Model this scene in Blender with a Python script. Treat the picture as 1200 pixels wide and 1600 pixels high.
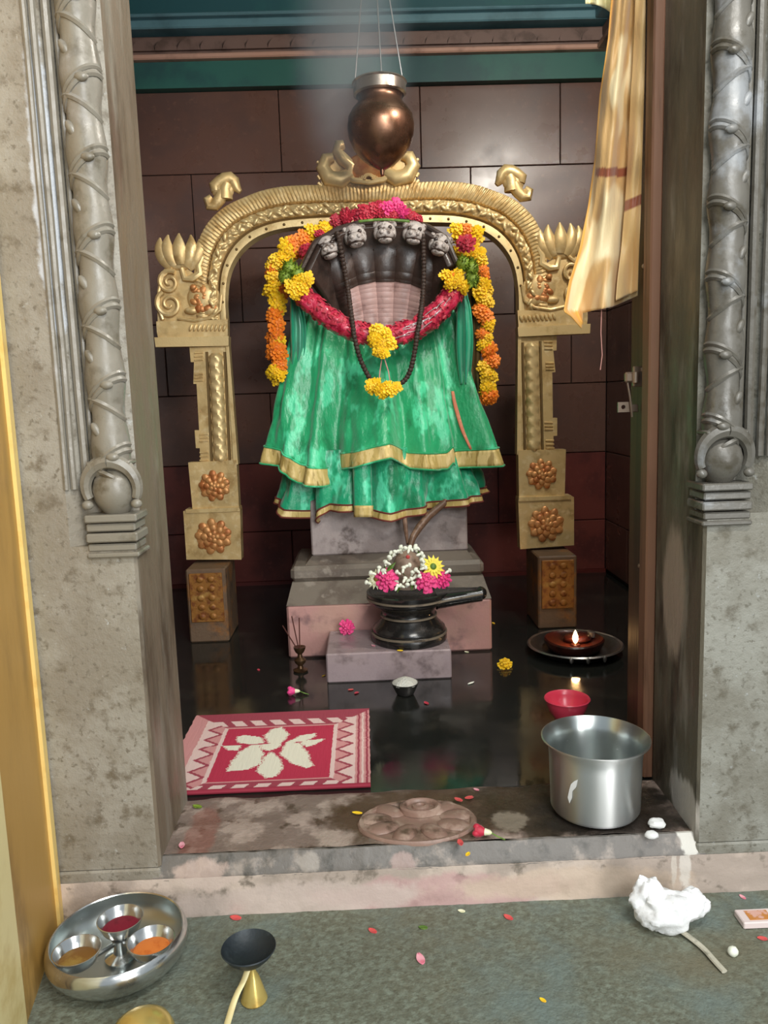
import bpy, math, random
from mathutils import Vector, Matrix, noise
random.seed(7)
SC = bpy.context.scene
for o in list(bpy.data.objects):
    bpy.data.objects.remove(o)
COL = SC.collection
pi = math.pi
# ------------------------------------------------------------------ camera
FPX, PITCH, ROLL, YAW, EYE = 1230.0, math.radians(8.2), math.radians(1.9), math.radians(1.2), 1.0
CF = Vector((math.sin(YAW)*math.cos(PITCH), math.cos(YAW)*math.cos(PITCH), -math.sin(PITCH)))
R0 = Vector((math.cos(YAW), -math.sin(YAW), 0)); U0 = R0.cross(CF)
CR = math.cos(ROLL)*R0 - math.sin(ROLL)*U0
CU = math.sin(ROLL)*R0 + math.cos(ROLL)*U0
cam = bpy.data.objects.new('camera', bpy.data.cameras.new('camera')); COL.objects.link(cam)
cam.data.sensor_fit = 'HORIZONTAL'; cam.data.sensor_width = 36.0; cam.data.lens = FPX*36/1200
cam.data.clip_start = 0.02
cam.matrix_world = Matrix(((CR.x, CU.x, -CF.x, 0), (CR.y, CU.y, -CF.y, 0), (CR.z, CU.z, -CF.z, EYE), (0, 0, 0, 1)))
SC.camera = cam
# ------------------------------------------------------------------ world, lights, exposure
SC.view_settings.view_transform = 'Standard'; SC.view_settings.look = 'None'
SC.view_settings.gamma = 1; SC.view_settings.exposure = 0.24; SC.view_settings.use_curve_mapping = False
w = bpy.data.worlds.new('hall_light'); SC.world = w; w.use_nodes = True
w.node_tree.nodes['Background'].inputs[0].default_value = (0.80, 0.90, 0.98, 1)
w.node_tree.nodes['Background'].inputs[1].default_value = 0.42
def area(name, loc, target, sx, sy, power, col):
    l = bpy.data.lights.new(name, 'AREA'); l.shape = 'RECTANGLE'; l.size = sx; l.size_y = sy
    l.energy = power; l.color = col
    o = bpy.data.objects.new(name, l); COL.objects.link(o); o.location = loc
    o.rotation_euler = (Vector(target)-Vector(loc)).to_track_quat('-Z', 'Y').to_euler()
    return o
area('hall_daylight', (1.0, -1.6, 2.4), (0.1, 2.2, 0.5), 1.6, 1.1, 56, (0.95, 0.99, 1.0))
area('hall_tube_lamp', (0.75, 0.2, 2.75), (0.1, 2.4, 0.7), 1.1, 0.12, 30, (1.0, 0.97, 0.90))
area('hall_doorway', (2.3, -3.2, 1.05), (0.0, 2.0, 0.45), 1.1, 1.9, 85, (1.0, 1.0, 0.98))
def point(name, loc, power, col, r):
    l = bpy.data.lights.new(name, 'POINT'); l.energy = power; l.color = col; l.shadow_soft_size = r
    o = bpy.data.objects.new(name, l); COL.objects.link(o); o.location = loc
    return o
point('shrine_bulb', (1.08, 2.2, 2.62), 62, (1.0, 0.95, 0.86), 0.07)

# ------------------------------------------------------------------ helpers
def ray(px, py):
    return CF + CR*((px-600)/FPX) + CU*((800-py)/FPX)
def PZ(px, py, z=0.0):
    d = ray(px, py); t = (z-EYE)/d.z; return Vector((d.x*t, d.y*t, z))
def PY(px, py, Y):
    d = ray(px, py); t = Y/d.y; return Vector((d.x*t, Y, EYE+d.z*t))
def lerp(a, b, t): return a+(b-a)*t
def sst(a, b, x):
    t = max(0., min(1., (x-a)/(b-a))); return t*t*(3-2*t)
def ipol(pts, x):
    if x <= pts[0][0]: return pts[0][1]
    for (x0, y0), (x1, y1) in zip(pts, pts[1:]):
        if x <= x1: return y0+(y1-y0)*(x-x0)/(x1-x0)
    return pts[-1][1]

def wpos(o):
    v = Vector((0, 0, 0))
    while o is not None:
        v += o.location; o = o.parent
    return v
def tag(o, label=None, cat=None, group=None, kind=None):
    if label: o['label'] = label
    if cat: o['category'] = cat
    if group: o['group'] = group
    if kind: o['kind'] = kind
    return o
def empty(name, loc, label, cat, group=None):
    o = bpy.data.objects.new(name, None); COL.objects.link(o); o.location = loc
    o.empty_display_size = 0.05
    return tag(o, label, cat, group)
def link(name, mesh, parent=None, loc=(0, 0, 0), rot=None, scale=None):
    o = bpy.data.objects.new(name, mesh); COL.objects.link(o)
    if parent is not None: o.parent = parent
    o.location = loc
    if rot is not None: o.rotation_euler = rot
    if scale is not None: o.scale = (scale,)*3 if not hasattr(scale, '__len__') else scale
    return o

class MB:
    def __init__(s): s.v = []; s.f = []; s.m = []; s.mi = 0
    def add(s, vs, fs):
        b = len(s.v); s.v += [Vector(v) for v in vs]
        for f in fs: s.f.append([b+i for i in f]); s.m.append(s.mi)
        return s
    def box(s, x0, x1, y0, y1, z0, z1, bev=0.0):
        if bev <= 0:
            vs = [(x, y, z) for z in (z0, z1) for y in (y0, y1) for x in (x0, x1)]
            return s.add(vs, [(0, 2, 3, 1), (4, 5, 7, 6), (0, 1, 5, 4), (2, 6, 7, 3), (0, 4, 6, 2), (1, 3, 7, 5)])
        import itertools
        b = bev; vs = []; idx = {}
        for k, (sx, sy, sz) in enumerate(itertools.product((0, 1), repeat=3)):
            X = x1 if sx else x0; Y = y1 if sy else y0; Z = z1 if sz else z0
            dx = -b if sx else b; dy = -b if sy else b; dz = -b if sz else b
            idx[(sx, sy, sz)] = len(vs)
            vs += [(X, Y+dy, Z+dz), (X+dx, Y, Z+dz), (X+dx, Y+dy, Z)]
        g = lambda a, bb, c, i: idx[(a, bb, c)]+i
        fs = []
        for q in (0, 1):
            fs.append([g(q, 0, 0, 0), g(q, 1, 0, 0), g(q, 1, 1, 0), g(q, 0, 1, 0)])
            fs.append([g(0, q, 0, 1), g(1, q, 0, 1), g(1, q, 1, 1), g(0, q, 1, 1)])
            fs.append([g(0, 0, q, 2), g(1, 0, q, 2), g(1, 1, q, 2), g(0, 1, q, 2)])
        for a in (0, 1):
            for c in (0, 1):
                fs.append([g(a, c, 0, 0), g(a, c, 1, 0), g(a, c, 1, 1), g(a, c, 0, 1)])
                fs.append([g(a, 0, c, 0), g(a, 1, c, 0), g(a, 1, c, 2), g(a, 0, c, 2)])
                fs.append([g(0, a, c, 1), g(1, a, c, 1), g(1, a, c, 2), g(0, a, c, 2)])
        for t in itertools.product((0, 1), repeat=3):
            fs.append([idx[t], idx[t]+1, idx[t]+2])
        return s.add(vs, fs)
    def grid(s, fn, nu, nv, cu=False, cv=False):
        vs = [fn(i/(nu if cu else nu-1), j/(nv if cv else nv-1)) for j in range(nv) for i in range(nu)]
        fs = []
        for j in range(nv if cv else nv-1):
            for i in range(nu if cu else nu-1):
                i2 = (i+1) % nu; j2 = (j+1) % nv
                fs.append((j*nu+i, j*nu+i2, j2*nu+i2, j2*nu+i))
        return s.add(vs, fs)
    def lathe(s, prof, c, n=40, sx=1, sy=1, fn=None, closed=False, cap=False):
        c = Vector(c); m = len(prof); vs = []
        for r, z in prof:
            for k in range(n):
                a = 2*pi*k/n
                rr = r*(fn(a, z) if fn else 1)
                vs.append((c.x+rr*sx*math.cos(a), c.y+rr*sy*math.sin(a), c.z+z))
        fs = []
        for j in range(m if closed else m-1):
            for k in range(n):
                k2 = (k+1) % n; j2 = (j+1) % m
                fs.append((j*n+k, j*n+k2, j2*n+k2, j2*n+k))
        if cap:
            if prof[0][0] > 1e-5: fs.append(tuple(reversed(range(n))))
            if prof[-1][0] > 1e-5: fs.append(tuple(range((m-1)*n, m*n)))
        return s.add(vs, fs)
    def tube(s, path, rad, n=8, flat=1.0, up=(0, 1, 0)):
        path = [Vector(p) for p in path]; m = len(path)
        if not hasattr(rad, '__len__'): rad = [rad]*m
        vs = []; upv = Vector(up)
        for i, p in enumerate(path):
            t = (path[min(i+1, m-1)]-path[max(i-1, 0)]).normalized()
            a = t.cross(upv)
            if a.length < 1e-3: a = t.cross(Vector((1, 0, 0.3)))
            a.normalize(); b = a.cross(t).normalized()
            for k in range(n):
                an = 2*pi*k/n
                vs.append(p+a*math.cos(an)*rad[i]+b*math.sin(an)*rad[i]*flat)
        fs = [(j*n+k, j*n+(k+1) % n, (j+1)*n+(k+1) % n, (j+1)*n+k) for j in range(m-1) for k in range(n)]
        fs += [tuple(reversed(range(n))), tuple(range((m-1)*n, m*n))]
        return s.add(vs, fs)
    def ball(s, c, r, nu=12, nv=8, rot=None, fn=None):
        c = Vector(c)
        if not hasattr(r, '__len__'): r = (r, r, r)
        vs = []
        for j in range(nv+1):
            ph = pi*j/nv-pi/2
            for i in range(nu):
                a = 2*pi*i/nu
                d = Vector((math.cos(ph)*math.cos(a), math.cos(ph)*math.sin(a), math.sin(ph)))
                k = fn(d) if fn else 1
                v = Vector((d.x*r[0], d.y*r[1], d.z*r[2]))*k
                if rot: v = rot @ v
                vs.append(c+v)
        fs = [(j*nu+i, j*nu+(i+1) % nu, (j+1)*nu+(i+1) % nu, (j+1)*nu+i) for j in range(nv) for i in range(nu)]
        return s.add(vs, fs)
    def prism(s, pts, d0, d1):
        """outline pts (world Vectors in an XZ plane) extruded along Y from d0 to d1 (offsets)"""
        n = len(pts)
        vs = [Vector(p)+Vector((0, d0, 0)) for p in pts]+[Vector(p)+Vector((0, d1, 0)) for p in pts]
        fs = [tuple(range(n)), tuple(reversed(range(n, 2*n)))]
        fs += [(i, i+n, (i+1) % n+n, (i+1) % n) for i in range(n)]
        return s.add(vs, fs)
    def extr(s, pts, z0, z1):
        n = len(pts)
        vs = [(x, y, z0) for x, y in pts]+[(x, y, z1) for x, y in pts]
        fs = [tuple(reversed(range(n))), tuple(range(n, 2*n))]
        fs += [(i, (i+1) % n, (i+1) % n+n, i+n) for i in range(n)]
        return s.add(vs, fs)
    def mesh(s, name, mats, smooth=True, origin=(0, 0, 0), ang=40):
        import bmesh
        o = Vector(origin); me = bpy.data.meshes.new(name)
        me.from_pydata([v-o for v in s.v], [], s.f)
        if not isinstance(mats, (list, tuple)): mats = [mats]
        for m in mats: me.materials.append(m)
        for p, i in zip(me.polygons, s.m): p.material_index = i
        bm = bmesh.new(); bm.from_mesh(me)
        bmesh.ops.remove_doubles(bm, verts=bm.verts, dist=1e-6)
        bmesh.ops.recalc_face_normals(bm, faces=bm.faces)
        for f in bm.faces: f.smooth = smooth
        if smooth:
            for e in bm.edges:
                if len(e.link_faces) == 2 and e.calc_face_angle(0) > math.radians(ang): e.smooth = False
        bm.to_mesh(me); bm.free()
        return me
    def build(s, name, mats, parent=None, smooth=True, ang=40, solid=0):
        me = s.mesh(name, mats, smooth, wpos(parent) if parent else (0, 0, 0), ang)
        o = link(name, me, parent)
        if solid:
            md = o.modifiers.new('thickness', 'SOLIDIFY'); md.thickness = solid; md.offset = 0
        return o
    def thing(s, name, mats, label, cat, group=None, kind=None, smooth=True, ang=40, base=None, solid=0):
        """one-mesh thing with its origin at its base"""
        if base is None:
            n = len(s.v)
            base = (sum(v.x for v in s.v)/n, sum(v.y for v in s.v)/n, min(v.z for v in s.v))
        me = s.mesh(name, mats, smooth, base, ang)
        o = link(name, me, None, base)
        if solid:
            md = o.modifiers.new('thickness', 'SOLIDIFY'); md.thickness = solid; md.offset = 0
        return tag(o, label, cat, group, kind)

# ------------------------------------------------------------------ materials
def mat(name, col, rough=.5, metal=0.0, var=None, bump=None, stains=(), spec=.5, coat=0, trans=0, sss=0,
        rvar=0, coords='Object', stretch=(1, 1, 1), emit=None, attr=None, sheen=0, back=0):
    m = bpy.data.materials.new(name); m.use_nodes = True
    nt = m.node_tree; N = nt.nodes; L = nt.links
    b = N['Principled BSDF']
    b.inputs['Roughness'].default_value = rough; b.inputs['Metallic'].default_value = metal
    b.inputs['Specular IOR Level'].default_value = spec
    b.inputs['Coat Weight'].default_value = coat; b.inputs['Coat Roughness'].default_value = .15
    b.inputs['Transmission Weight'].default_value = trans
    b.inputs['Sheen Weight'].default_value = sheen
    if sss:
        b.inputs['Subsurface Weight'].default_value = sss; b.inputs['Subsurface Radius'].default_value = (.01, .01, .01)
    tc = N.new('ShaderNodeTexCoord'); mp = N.new('ShaderNodeMapping'); mp.inputs['Scale'].default_value = stretch
    L.new(tc.outputs[coords], mp.inputs[0])
    def nz(scale, detail=5, rough_=.6, dist=0):
        n = N.new('ShaderNodeTexNoise'); n.inputs['Scale'].default_value = scale
        n.inputs['Detail'].default_value = detail; n.inputs['Roughness'].default_value = rough_
        n.inputs['Distortion'].default_value = dist
        L.new(mp.outputs[0], n.inputs['Vector']); return n
    def ramp(src, lo, hi):
        r = N.new('ShaderNodeMapRange'); r.interpolation_type = 'SMOOTHSTEP'
        r.inputs[1].default_value = lo; r.inputs[2].default_value = hi
        L.new(src, r.inputs[0]); return r.outputs[0]
    def mix(fac, a, bb):
        x = N.new('ShaderNodeMix'); x.data_type = 'RGBA'
        L.new(fac, x.inputs[0])
        for k, v in ((6, a), (7, bb)):
            if isinstance(v, tuple): x.inputs[k].default_value = (*v, 1)
            else: L.new(v, x.inputs[k])
        return x.outputs[2]
    cur = tuple(col)
    if attr:
        a = N.new('ShaderNodeAttribute'); a.attribute_name = attr; cur = a.outputs['Color']
    for v in (var or ()):
        c2, sc, lo, hi = v[:4]
        n = nz(sc, v[4] if len(v) > 4 else 6)
        cur = mix(ramp(n.outputs[0], lo, hi), cur, tuple(c2))
    for (cen, rad, c2, amt, nsc) in stains:
        # a stain with its own ragged outline, fixed to the object
        sub = N.new('ShaderNodeVectorMath'); sub.operation = 'SUBTRACT'; L.new(tc.outputs[coords], sub.inputs[0])
        sub.inputs[1].default_value = cen
        dv = N.new('ShaderNodeVectorMath'); dv.operation = 'DIVIDE'; L.new(sub.outputs[0], dv.inputs[0])
        dv.inputs[1].default_value = rad
        ln = N.new('ShaderNodeVectorMath'); ln.operation = 'LENGTH'; L.new(dv.outputs[0], ln.inputs[0])
        n = nz(nsc, 6, .65)
        ma = N.new('ShaderNodeMath'); ma.operation = 'MULTIPLY_ADD'
        L.new(n.outputs[0], ma.inputs[0]); ma.inputs[1].default_value = 1.5; ma.inputs[2].default_value = -.75
        ad = N.new('ShaderNodeMath'); ad.operation = 'ADD'; L.new(ln.outputs['Value'], ad.inputs[0]); L.new(ma.outputs[0], ad.inputs[1])
        r = ramp(ad.outputs[0], 1.12, .72)
        mu = N.new('ShaderNodeMath'); mu.operation = 'MULTIPLY'; L.new(r, mu.inputs[0]); mu.inputs[1].default_value = amt
        cur = mix(mu.outputs[0], cur, tuple(c2))
    if isinstance(cur, tuple): b.inputs['Base Color'].default_value = (*cur, 1)
    else: L.new(cur, b.inputs['Base Color'])
    if rvar:
        n = nz(rvar[0], 5)
        mr = N.new('ShaderNodeMapRange'); L.new(n.outputs[0], mr.inputs[0])
        mr.inputs[1].default_value = .35; mr.inputs[2].default_value = .65
        mr.inputs[3].default_value = rvar[1]; mr.inputs[4].default_value = rvar[2]
        L.new(mr.outputs[0], b.inputs['Roughness'])
    if bump:
        prev = None
        for st, sc, dist in bump:
            n = nz(sc, 6, .6); bp = N.new('ShaderNodeBump')
            bp.inputs['Strength'].default_value = st; bp.inputs['Distance'].default_value = dist
            L.new(n.outputs[0], bp.inputs['Height'])
            if prev: L.new(prev.outputs[0], bp.inputs['Normal'])
            prev = bp
        L.new(prev.outputs[0], b.inputs['Normal'])
    if emit:
        b.inputs['Emission Color'].default_value = (*emit[0], 1); b.inputs['Emission Strength'].default_value = emit[1]
    return m
def srgb(r, g, b):
    f = lambda c: (c/255/12.92) if c <= 10 else ((c/255+.055)/1.055)**2.4
    return (f(r), f(g), f(b))

M = {}
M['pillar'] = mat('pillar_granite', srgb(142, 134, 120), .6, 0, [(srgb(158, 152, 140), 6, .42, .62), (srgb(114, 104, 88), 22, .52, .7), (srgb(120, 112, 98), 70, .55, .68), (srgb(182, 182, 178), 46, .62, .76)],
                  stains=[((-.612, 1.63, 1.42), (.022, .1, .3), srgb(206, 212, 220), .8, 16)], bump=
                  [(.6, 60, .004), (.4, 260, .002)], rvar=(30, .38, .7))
M['pillar_shaded'] = mat('shaded_pillar_granite', srgb(126, 122, 110), .6, 0, [(srgb(146, 144, 134), 6, .42, .62), (srgb(100, 94, 80), 22, .52, .7), (srgb(108, 104, 92), 70, .55, .68), (srgb(172, 174, 172), 46, .62, .76)],
                  [(.6, 60, .004), (.4, 260, .002)], rvar=(30, .38, .7))  # pillar granite again, right side's shade painted in as a darker grey
M['jamb'] = mat('jamb_granite', srgb(122, 108, 90), .55, 0, [(srgb(146, 138, 124), 6, .48, .64), (srgb(84, 70, 54), 9, .5, .72), (srgb(120, 84, 74), 2.2, .58, .7)],
                [(.5, 50, .004), (.3, 200, .002)], stretch=(1, 1, .28), rvar=(20, .35, .7))
M['jamb_shaded'] = mat('shaded_jamb_granite', srgb(104, 98, 84), .5, 0, [(srgb(146, 142, 132), 9, .52, .66), (srgb(64, 58, 48), 11, .5, .68)],  # right reveal's shade put into a darker copy of the jamb granite
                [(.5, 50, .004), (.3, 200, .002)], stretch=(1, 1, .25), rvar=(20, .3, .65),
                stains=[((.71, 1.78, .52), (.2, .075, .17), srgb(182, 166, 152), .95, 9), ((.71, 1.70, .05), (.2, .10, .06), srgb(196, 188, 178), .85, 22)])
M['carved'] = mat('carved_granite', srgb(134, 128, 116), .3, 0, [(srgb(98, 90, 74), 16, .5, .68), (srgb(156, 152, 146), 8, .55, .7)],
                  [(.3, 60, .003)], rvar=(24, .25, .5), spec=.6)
M['carved_shaded'] = mat('shaded_carved_granite', srgb(98, 94, 86), .3, 0, [(srgb(74, 68, 56), 16, .5, .68), (srgb(138, 140, 142), 7, .54, .7)],  # carved granite for the right shaft, its shade mixed into the colour
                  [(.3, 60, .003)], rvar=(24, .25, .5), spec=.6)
M['sill'] = mat('sill_stone', srgb(176, 160, 148), .6, 0, [(srgb(206, 188, 174), 7, .45, .6), (srgb(132, 120, 108), 22, .55, .68)], [(.5, 45, .004)],
                stains=[((.12, 1.62, -.1), (.3, .12, .045), srgb(200, 158, 156), .7, 10), ((.45, 1.62, -.095), (.3, .1, .04), srgb(206, 184, 164), .8, 12), ((-.2, 1.62, -.1), (.28, .1, .045), srgb(204, 186, 176), .8, 11),
                        ((.685, 1.62, -.06), (.014, .15, .07), srgb(222, 214, 204), .8, 40), ((.66, 1.62, -.06), (.007, .15, .05), srgb(214, 204, 192), .7, 40), ((-.38, 1.6, -.045), (.06, .1, .03), srgb(212, 192, 180), .9, 18)])
M['lip'] = mat('sill_lip_stone', srgb(112, 106, 100), .45, 0, [(srgb(158, 146, 136), 14, .52, .66), (srgb(82, 78, 72), 22, .5, .7)], [(.5, 45, .004)],
               stains=[((.70, 1.64, .0), (.024, .1, .05), srgb(222, 218, 208), .85, 44), ((-.40, 1.63, -.03), (.06, .1, .025), srgb(196, 172, 160), .7, 30), ((-.16, 1.63, -.02), (.03, .1, .02), srgb(170, 160, 150), .7, 34), ((.05, 1.63, -.03), (.03, .1, .02), srgb(176, 150, 142), .7, 34)])
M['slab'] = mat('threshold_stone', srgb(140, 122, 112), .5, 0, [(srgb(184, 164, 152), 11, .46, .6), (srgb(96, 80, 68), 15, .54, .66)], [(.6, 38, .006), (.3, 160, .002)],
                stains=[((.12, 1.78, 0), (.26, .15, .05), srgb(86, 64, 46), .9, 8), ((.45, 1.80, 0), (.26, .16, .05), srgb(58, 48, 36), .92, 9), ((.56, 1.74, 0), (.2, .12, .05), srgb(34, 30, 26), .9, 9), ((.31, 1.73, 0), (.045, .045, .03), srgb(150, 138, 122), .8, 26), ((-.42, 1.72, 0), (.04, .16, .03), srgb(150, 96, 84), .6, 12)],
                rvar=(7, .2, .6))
M['lotus'] = mat('lotus_stone', srgb(150, 120, 106), .38, 0, [(srgb(176, 150, 134), 18, .5, .66), (srgb(92, 72, 58), 14, .5, .66)], [(.4, 60, .003)])
M['blackfloor'] = mat('black_polished_floor', (.015, .016, .014), .08, 0, [((.036, .034, .027), 5, .5, .75)], [(.06, 9, .004), (.04, 60, .001)], rvar=(4, .04, .2), spec=.6)
M['outfloor'] = mat('grey_green_floor', srgb(110, 113, 97), .8, 0, [(srgb(130, 138, 123), 60, .38, .66), (srgb(96, 96, 80), 90, .42, .72), (srgb(118, 112, 90), 2.2, .45, .75), (srgb(116, 130, 124), 4, .45, .72)],
                   [(.9, 70, .006), (.5, 200, .003)])
M['tile'] = mat('brown_granite_tile', srgb(106, 76, 66), .3, 0, [(srgb(92, 68, 62), 3, .45, .65), (srgb(116, 84, 72), 30, .55, .75)], [(.02, 20, .001)], spec=.6, rvar=(6, .26, .36))
M['tile_red'] = mat('red_brown_granite_tile', srgb(118, 60, 54), .34, 0, [(srgb(92, 48, 46), 4, .45, .65), (srgb(126, 70, 62), 30, .55, .75)], [(.02, 20, .001)], spec=.5)
M['grout'] = mat('dark_grout', (.012, .01, .009), .9)
M['skirt_red'] = mat('red_painted_base', srgb(96, 34, 30), .5, 0, [(srgb(70, 26, 24), 8, .5, .7)])
M['teal'] = mat('teal_paint', srgb(46, 92, 100), .5, 0, [(srgb(50, 108, 106), 2.5, .5, .7)], [(.2, 12, .004)])
M['bluepaint'] = mat('blue_grey_paint', srgb(98, 138, 150), .45, 0, [(srgb(78, 112, 122), 3, .5, .7)])
M['brownpaint'] = mat('brown_cornice_paint', srgb(118, 94, 86), .55, 0, [(srgb(86, 66, 58), 6, .5, .7)])
M['pinkpaint'] = mat('dusty_pink_paint', srgb(192, 150, 132), .55, 0, [(srgb(120, 86, 74), 4, .5, .7)])
M['greenpaint'] = mat('dark_green_paint', srgb(46, 100, 92), .5, 0, [(srgb(38, 78, 80), 2.5, .45, .65)])
M['darkwall'] = mat('dark_brown_wall', srgb(58, 42, 36), .35, 0, [(srgb(44, 30, 26), 4, .5, .7)])
M['brass'] = mat('aged_brass', srgb(214, 184, 128), .42, .4, [(srgb(182, 148, 94), 12, .5, .7), (srgb(228, 204, 154), 30, .5, .7)], [(.25, 120, .002)], rvar=(20, .32, .55))
M['brass_pale'] = mat('pale_brass', srgb(228, 200, 144), .38, .4, [(srgb(200, 168, 112), 14, .5, .7)], [(.25, 140, .002)])
M['copper'] = mat('reddened_brass', srgb(204, 146, 88), .42, .4, [(srgb(178, 106, 56), 22, .45, .65)], [(.3, 150, .003)])
M['brassdark'] = mat('groove_brass', srgb(120, 96, 58), .55, .5)
M['goldpanel'] = mat('tarnished_gold_sheet', srgb(190, 148, 76), .42, .15, [(srgb(134, 100, 48), 2.4, .45, .65), (srgb(210, 168, 98), 5, .55, .7)], [(.15, 30, .004)], stretch=(1, 1, .35))
M['goldstrip'] = mat('bright_gold_strip', srgb(252, 220, 138), .42, .05, [(srgb(236, 194, 108), 9, .5, .7)], [(.2, 60, .003)])
M['goldpale'] = mat('pale_gold_strip', srgb(232, 216, 160), .5, .1, [(srgb(208, 184, 120), 6, .5, .7)])
M['idol'] = mat('oiled_dark_stone', srgb(62, 48, 42), .34, 0, [(srgb(84, 68, 62), 10, .52, .7), (srgb(44, 34, 30), 20, .5, .7)], [(.35, 70, .003)], spec=.55, rvar=(16, .25, .5))
M['belly'] = mat('pinkish_belly_stone', srgb(180, 148, 142), .42, 0, [(srgb(144, 114, 108), 14, .5, .68)], [(.3, 90, .002)])
M['tailstone'] = mat('brown_tail_stone', srgb(104, 78, 62), .4, 0, [(srgb(136, 108, 90), 30, .5, .66)])
M['groove'] = mat('pale_ridge_stone', srgb(182, 150, 142), .42, 0)
M['heads'] = mat('ash_smeared_stone', srgb(186, 176, 170), .5, 0, [(srgb(96, 82, 74), 40, .48, .62), (srgb(196, 186, 178), 60, .55, .7)], [(.6, 90, .005)])
M['ped'] = mat('pedestal_stone', srgb(152, 138, 134), .5, 0, [(srgb(176, 162, 158), 7, .46, .6), (srgb(104, 90, 84), 9, .54, .68)], [(.4, 50, .004)], rvar=(10, .3, .6))
M['ped_grey'] = mat('grey_moulding_stone', srgb(124, 114, 102), .5, 0, [(srgb(104, 92, 82), 8, .46, .62), (srgb(146, 136, 124), 16, .55, .7)], [(.4, 50, .004)])
M['ped_pink'] = mat('pink_washed_stone', srgb(196, 148, 140), .5, 0, [(srgb(190, 150, 136), 6, .48, .64), (srgb(142, 108, 106), 9, .52, .7)], [(.4, 50, .003)], rvar=(10, .3, .6))
M['ped_front'] = mat('lilac_grey_stone', srgb(158, 140, 142), .4, 0, [(srgb(160, 142, 142), 8, .46, .62), (srgb(108, 92, 92), 9, .52, .7)], [(.3, 50, .003)], rvar=(10, .2, .5),
                     stains=[((.09, 2.7, .05), (.05, .1, .05), srgb(96, 72, 72), .8, 20)])
M['blockstone'] = mat('block_stone', srgb(104, 82, 62), .6, 0, [(srgb(140, 92, 44), 9, .5, .66), (srgb(74, 60, 50), 12, .5, .7)], [(.5, 60, .004)])
M['blockgold'] = mat('block_gilt', srgb(150, 100, 42), .5, .25, [(srgb(120, 68, 28), 30, .48, .62), (srgb(168, 128, 66), 20, .55, .7)], [(.5, 80, .004)])
M['linga'] = mat('black_oiled_stone', (.014, .013, .012), .2, 0, [((.04, .035, .03), 14, .5, .7)], [(.15, 60, .002)], spec=.6, rvar=(14, .12, .35))
M['linga_line'] = mat('worn_stone_edge', srgb(120, 108, 92), .4, 0, [(srgb(70, 60, 50), 20, .5, .7)])
M['linga_top'] = mat('sandal_smeared_stone', srgb(158, 134, 116), .55, 0, [(srgb(120, 96, 80), 24, .5, .66)], [(.3, 90, .003)])
M['silk'] = mat('green_silk', srgb(38, 170, 110), .3, 0, [(srgb(84, 222, 164), 13, .52, .62, 3), (srgb(26, 136, 84), 10, .53, .66)], [(.6, 14, .016), (.5, 40, .006)], sheen=.4, spec=.6, stretch=(1, 1, .5))  # satin crinkle highlights painted in as paler green mottling
M['silk2'] = mat('teal_green_silk', srgb(30, 168, 118), .34, 0, [(srgb(92, 228, 178), 13, .52, .62, 3), (srgb(24, 130, 86), 10, .53, .66)], [(.6, 14, .016), (.5, 40, .006)], sheen=.4, spec=.6, stretch=(1, 1, .5))  # paler mottling paints satin highlights on the lower tier too
M['drape'] = mat('deep_teal_satin', srgb(26, 158, 118), .3, 0, [(srgb(54, 190, 148), 20, .5, .68)], None, sheen=.4, spec=.7, stretch=(1, 1, .2))
M['border'] = mat('gold_zari', srgb(204, 178, 108), .45, .12, [(srgb(226, 200, 136), 42, .5, .56), (srgb(160, 134, 70), 30, .56, .62)], [(.3, 200, .002)], stretch=(1, 1, .15))
M['maroon'] = mat('maroon_edge', srgb(112, 50, 40), .7)
M['peach'] = mat('peach_lining', srgb(214, 122, 90), .6, 0, [(srgb(228, 160, 120), 20, .5, .7)])
M['browncloth'] = mat('brown_gold_cloth', srgb(122, 96, 58), .6, 0, [(srgb(70, 58, 34), 30, .45, .6)], None, stretch=(1, 1, .3))
def petalmat(name, c, c2):
    return mat(name, c, .55, 0, [(c2, 40, .42, .64)], None, sss=.12, sheen=.2)
M['yellow'] = petalmat('yellow_petals', srgb(255, 212, 20), srgb(246, 188, 8))
M['orange'] = petalmat('orange_petals', srgb(252, 146, 26), srgb(244, 116, 14))
M['redp'] = petalmat('red_rose_petals', srgb(196, 34, 62), srgb(166, 20, 46))
M['pink'] = petalmat('pink_petals', srgb(236, 62, 138), srgb(222, 40, 110))
M['palepink'] = petalmat('pale_pink_petals', srgb(236, 168, 178), srgb(224, 120, 140))
M['coral'] = petalmat('coral_petals', srgb(222, 84, 80), srgb(200, 60, 62))
M['cream'] = petalmat('cream_petals', srgb(240, 238, 206), srgb(222, 224, 176))
M['white'] = petalmat('white_buds', srgb(246, 246, 232), srgb(224, 232, 204))
M['lemon'] = petalmat('lemon_petals', srgb(248, 232, 92), srgb(240, 214, 60))
M['leaf'] = mat('leaf_green', srgb(84, 116, 40), .5, 0, [(srgb(120, 150, 70), 40, .5, .66)])
M['tuft'] = mat('green_tuft', srgb(128, 152, 48), .6, 0, [(srgb(84, 112, 30), 60, .5, .66)])
M['roserope'] = mat('rose_petal_rope', srgb(204, 48, 80), .3, 0, [(srgb(160, 18, 44), 40, .48, .62), (srgb(216, 70, 96), 70, .58, .7)], [(.7, 90, .006)], coat=.5)
M['tinsel'] = mat('silver_tinsel', (.9, .9, .9), .2, .6)
M['bead'] = mat('dark_seed_bead', srgb(66, 48, 38), .6, 0, [(srgb(40, 28, 22), 200, .45, .6)], [(.6, 400, .002)])
M['thread'] = mat('pink_thread', srgb(206, 150, 140), .7)
M['bronze'] = mat('dark_bronze', srgb(132, 98, 78), .3, .85, [(srgb(92, 64, 48), 8, .45, .65)], [(.1, 40, .002)], rvar=(14, .22, .42))
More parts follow.
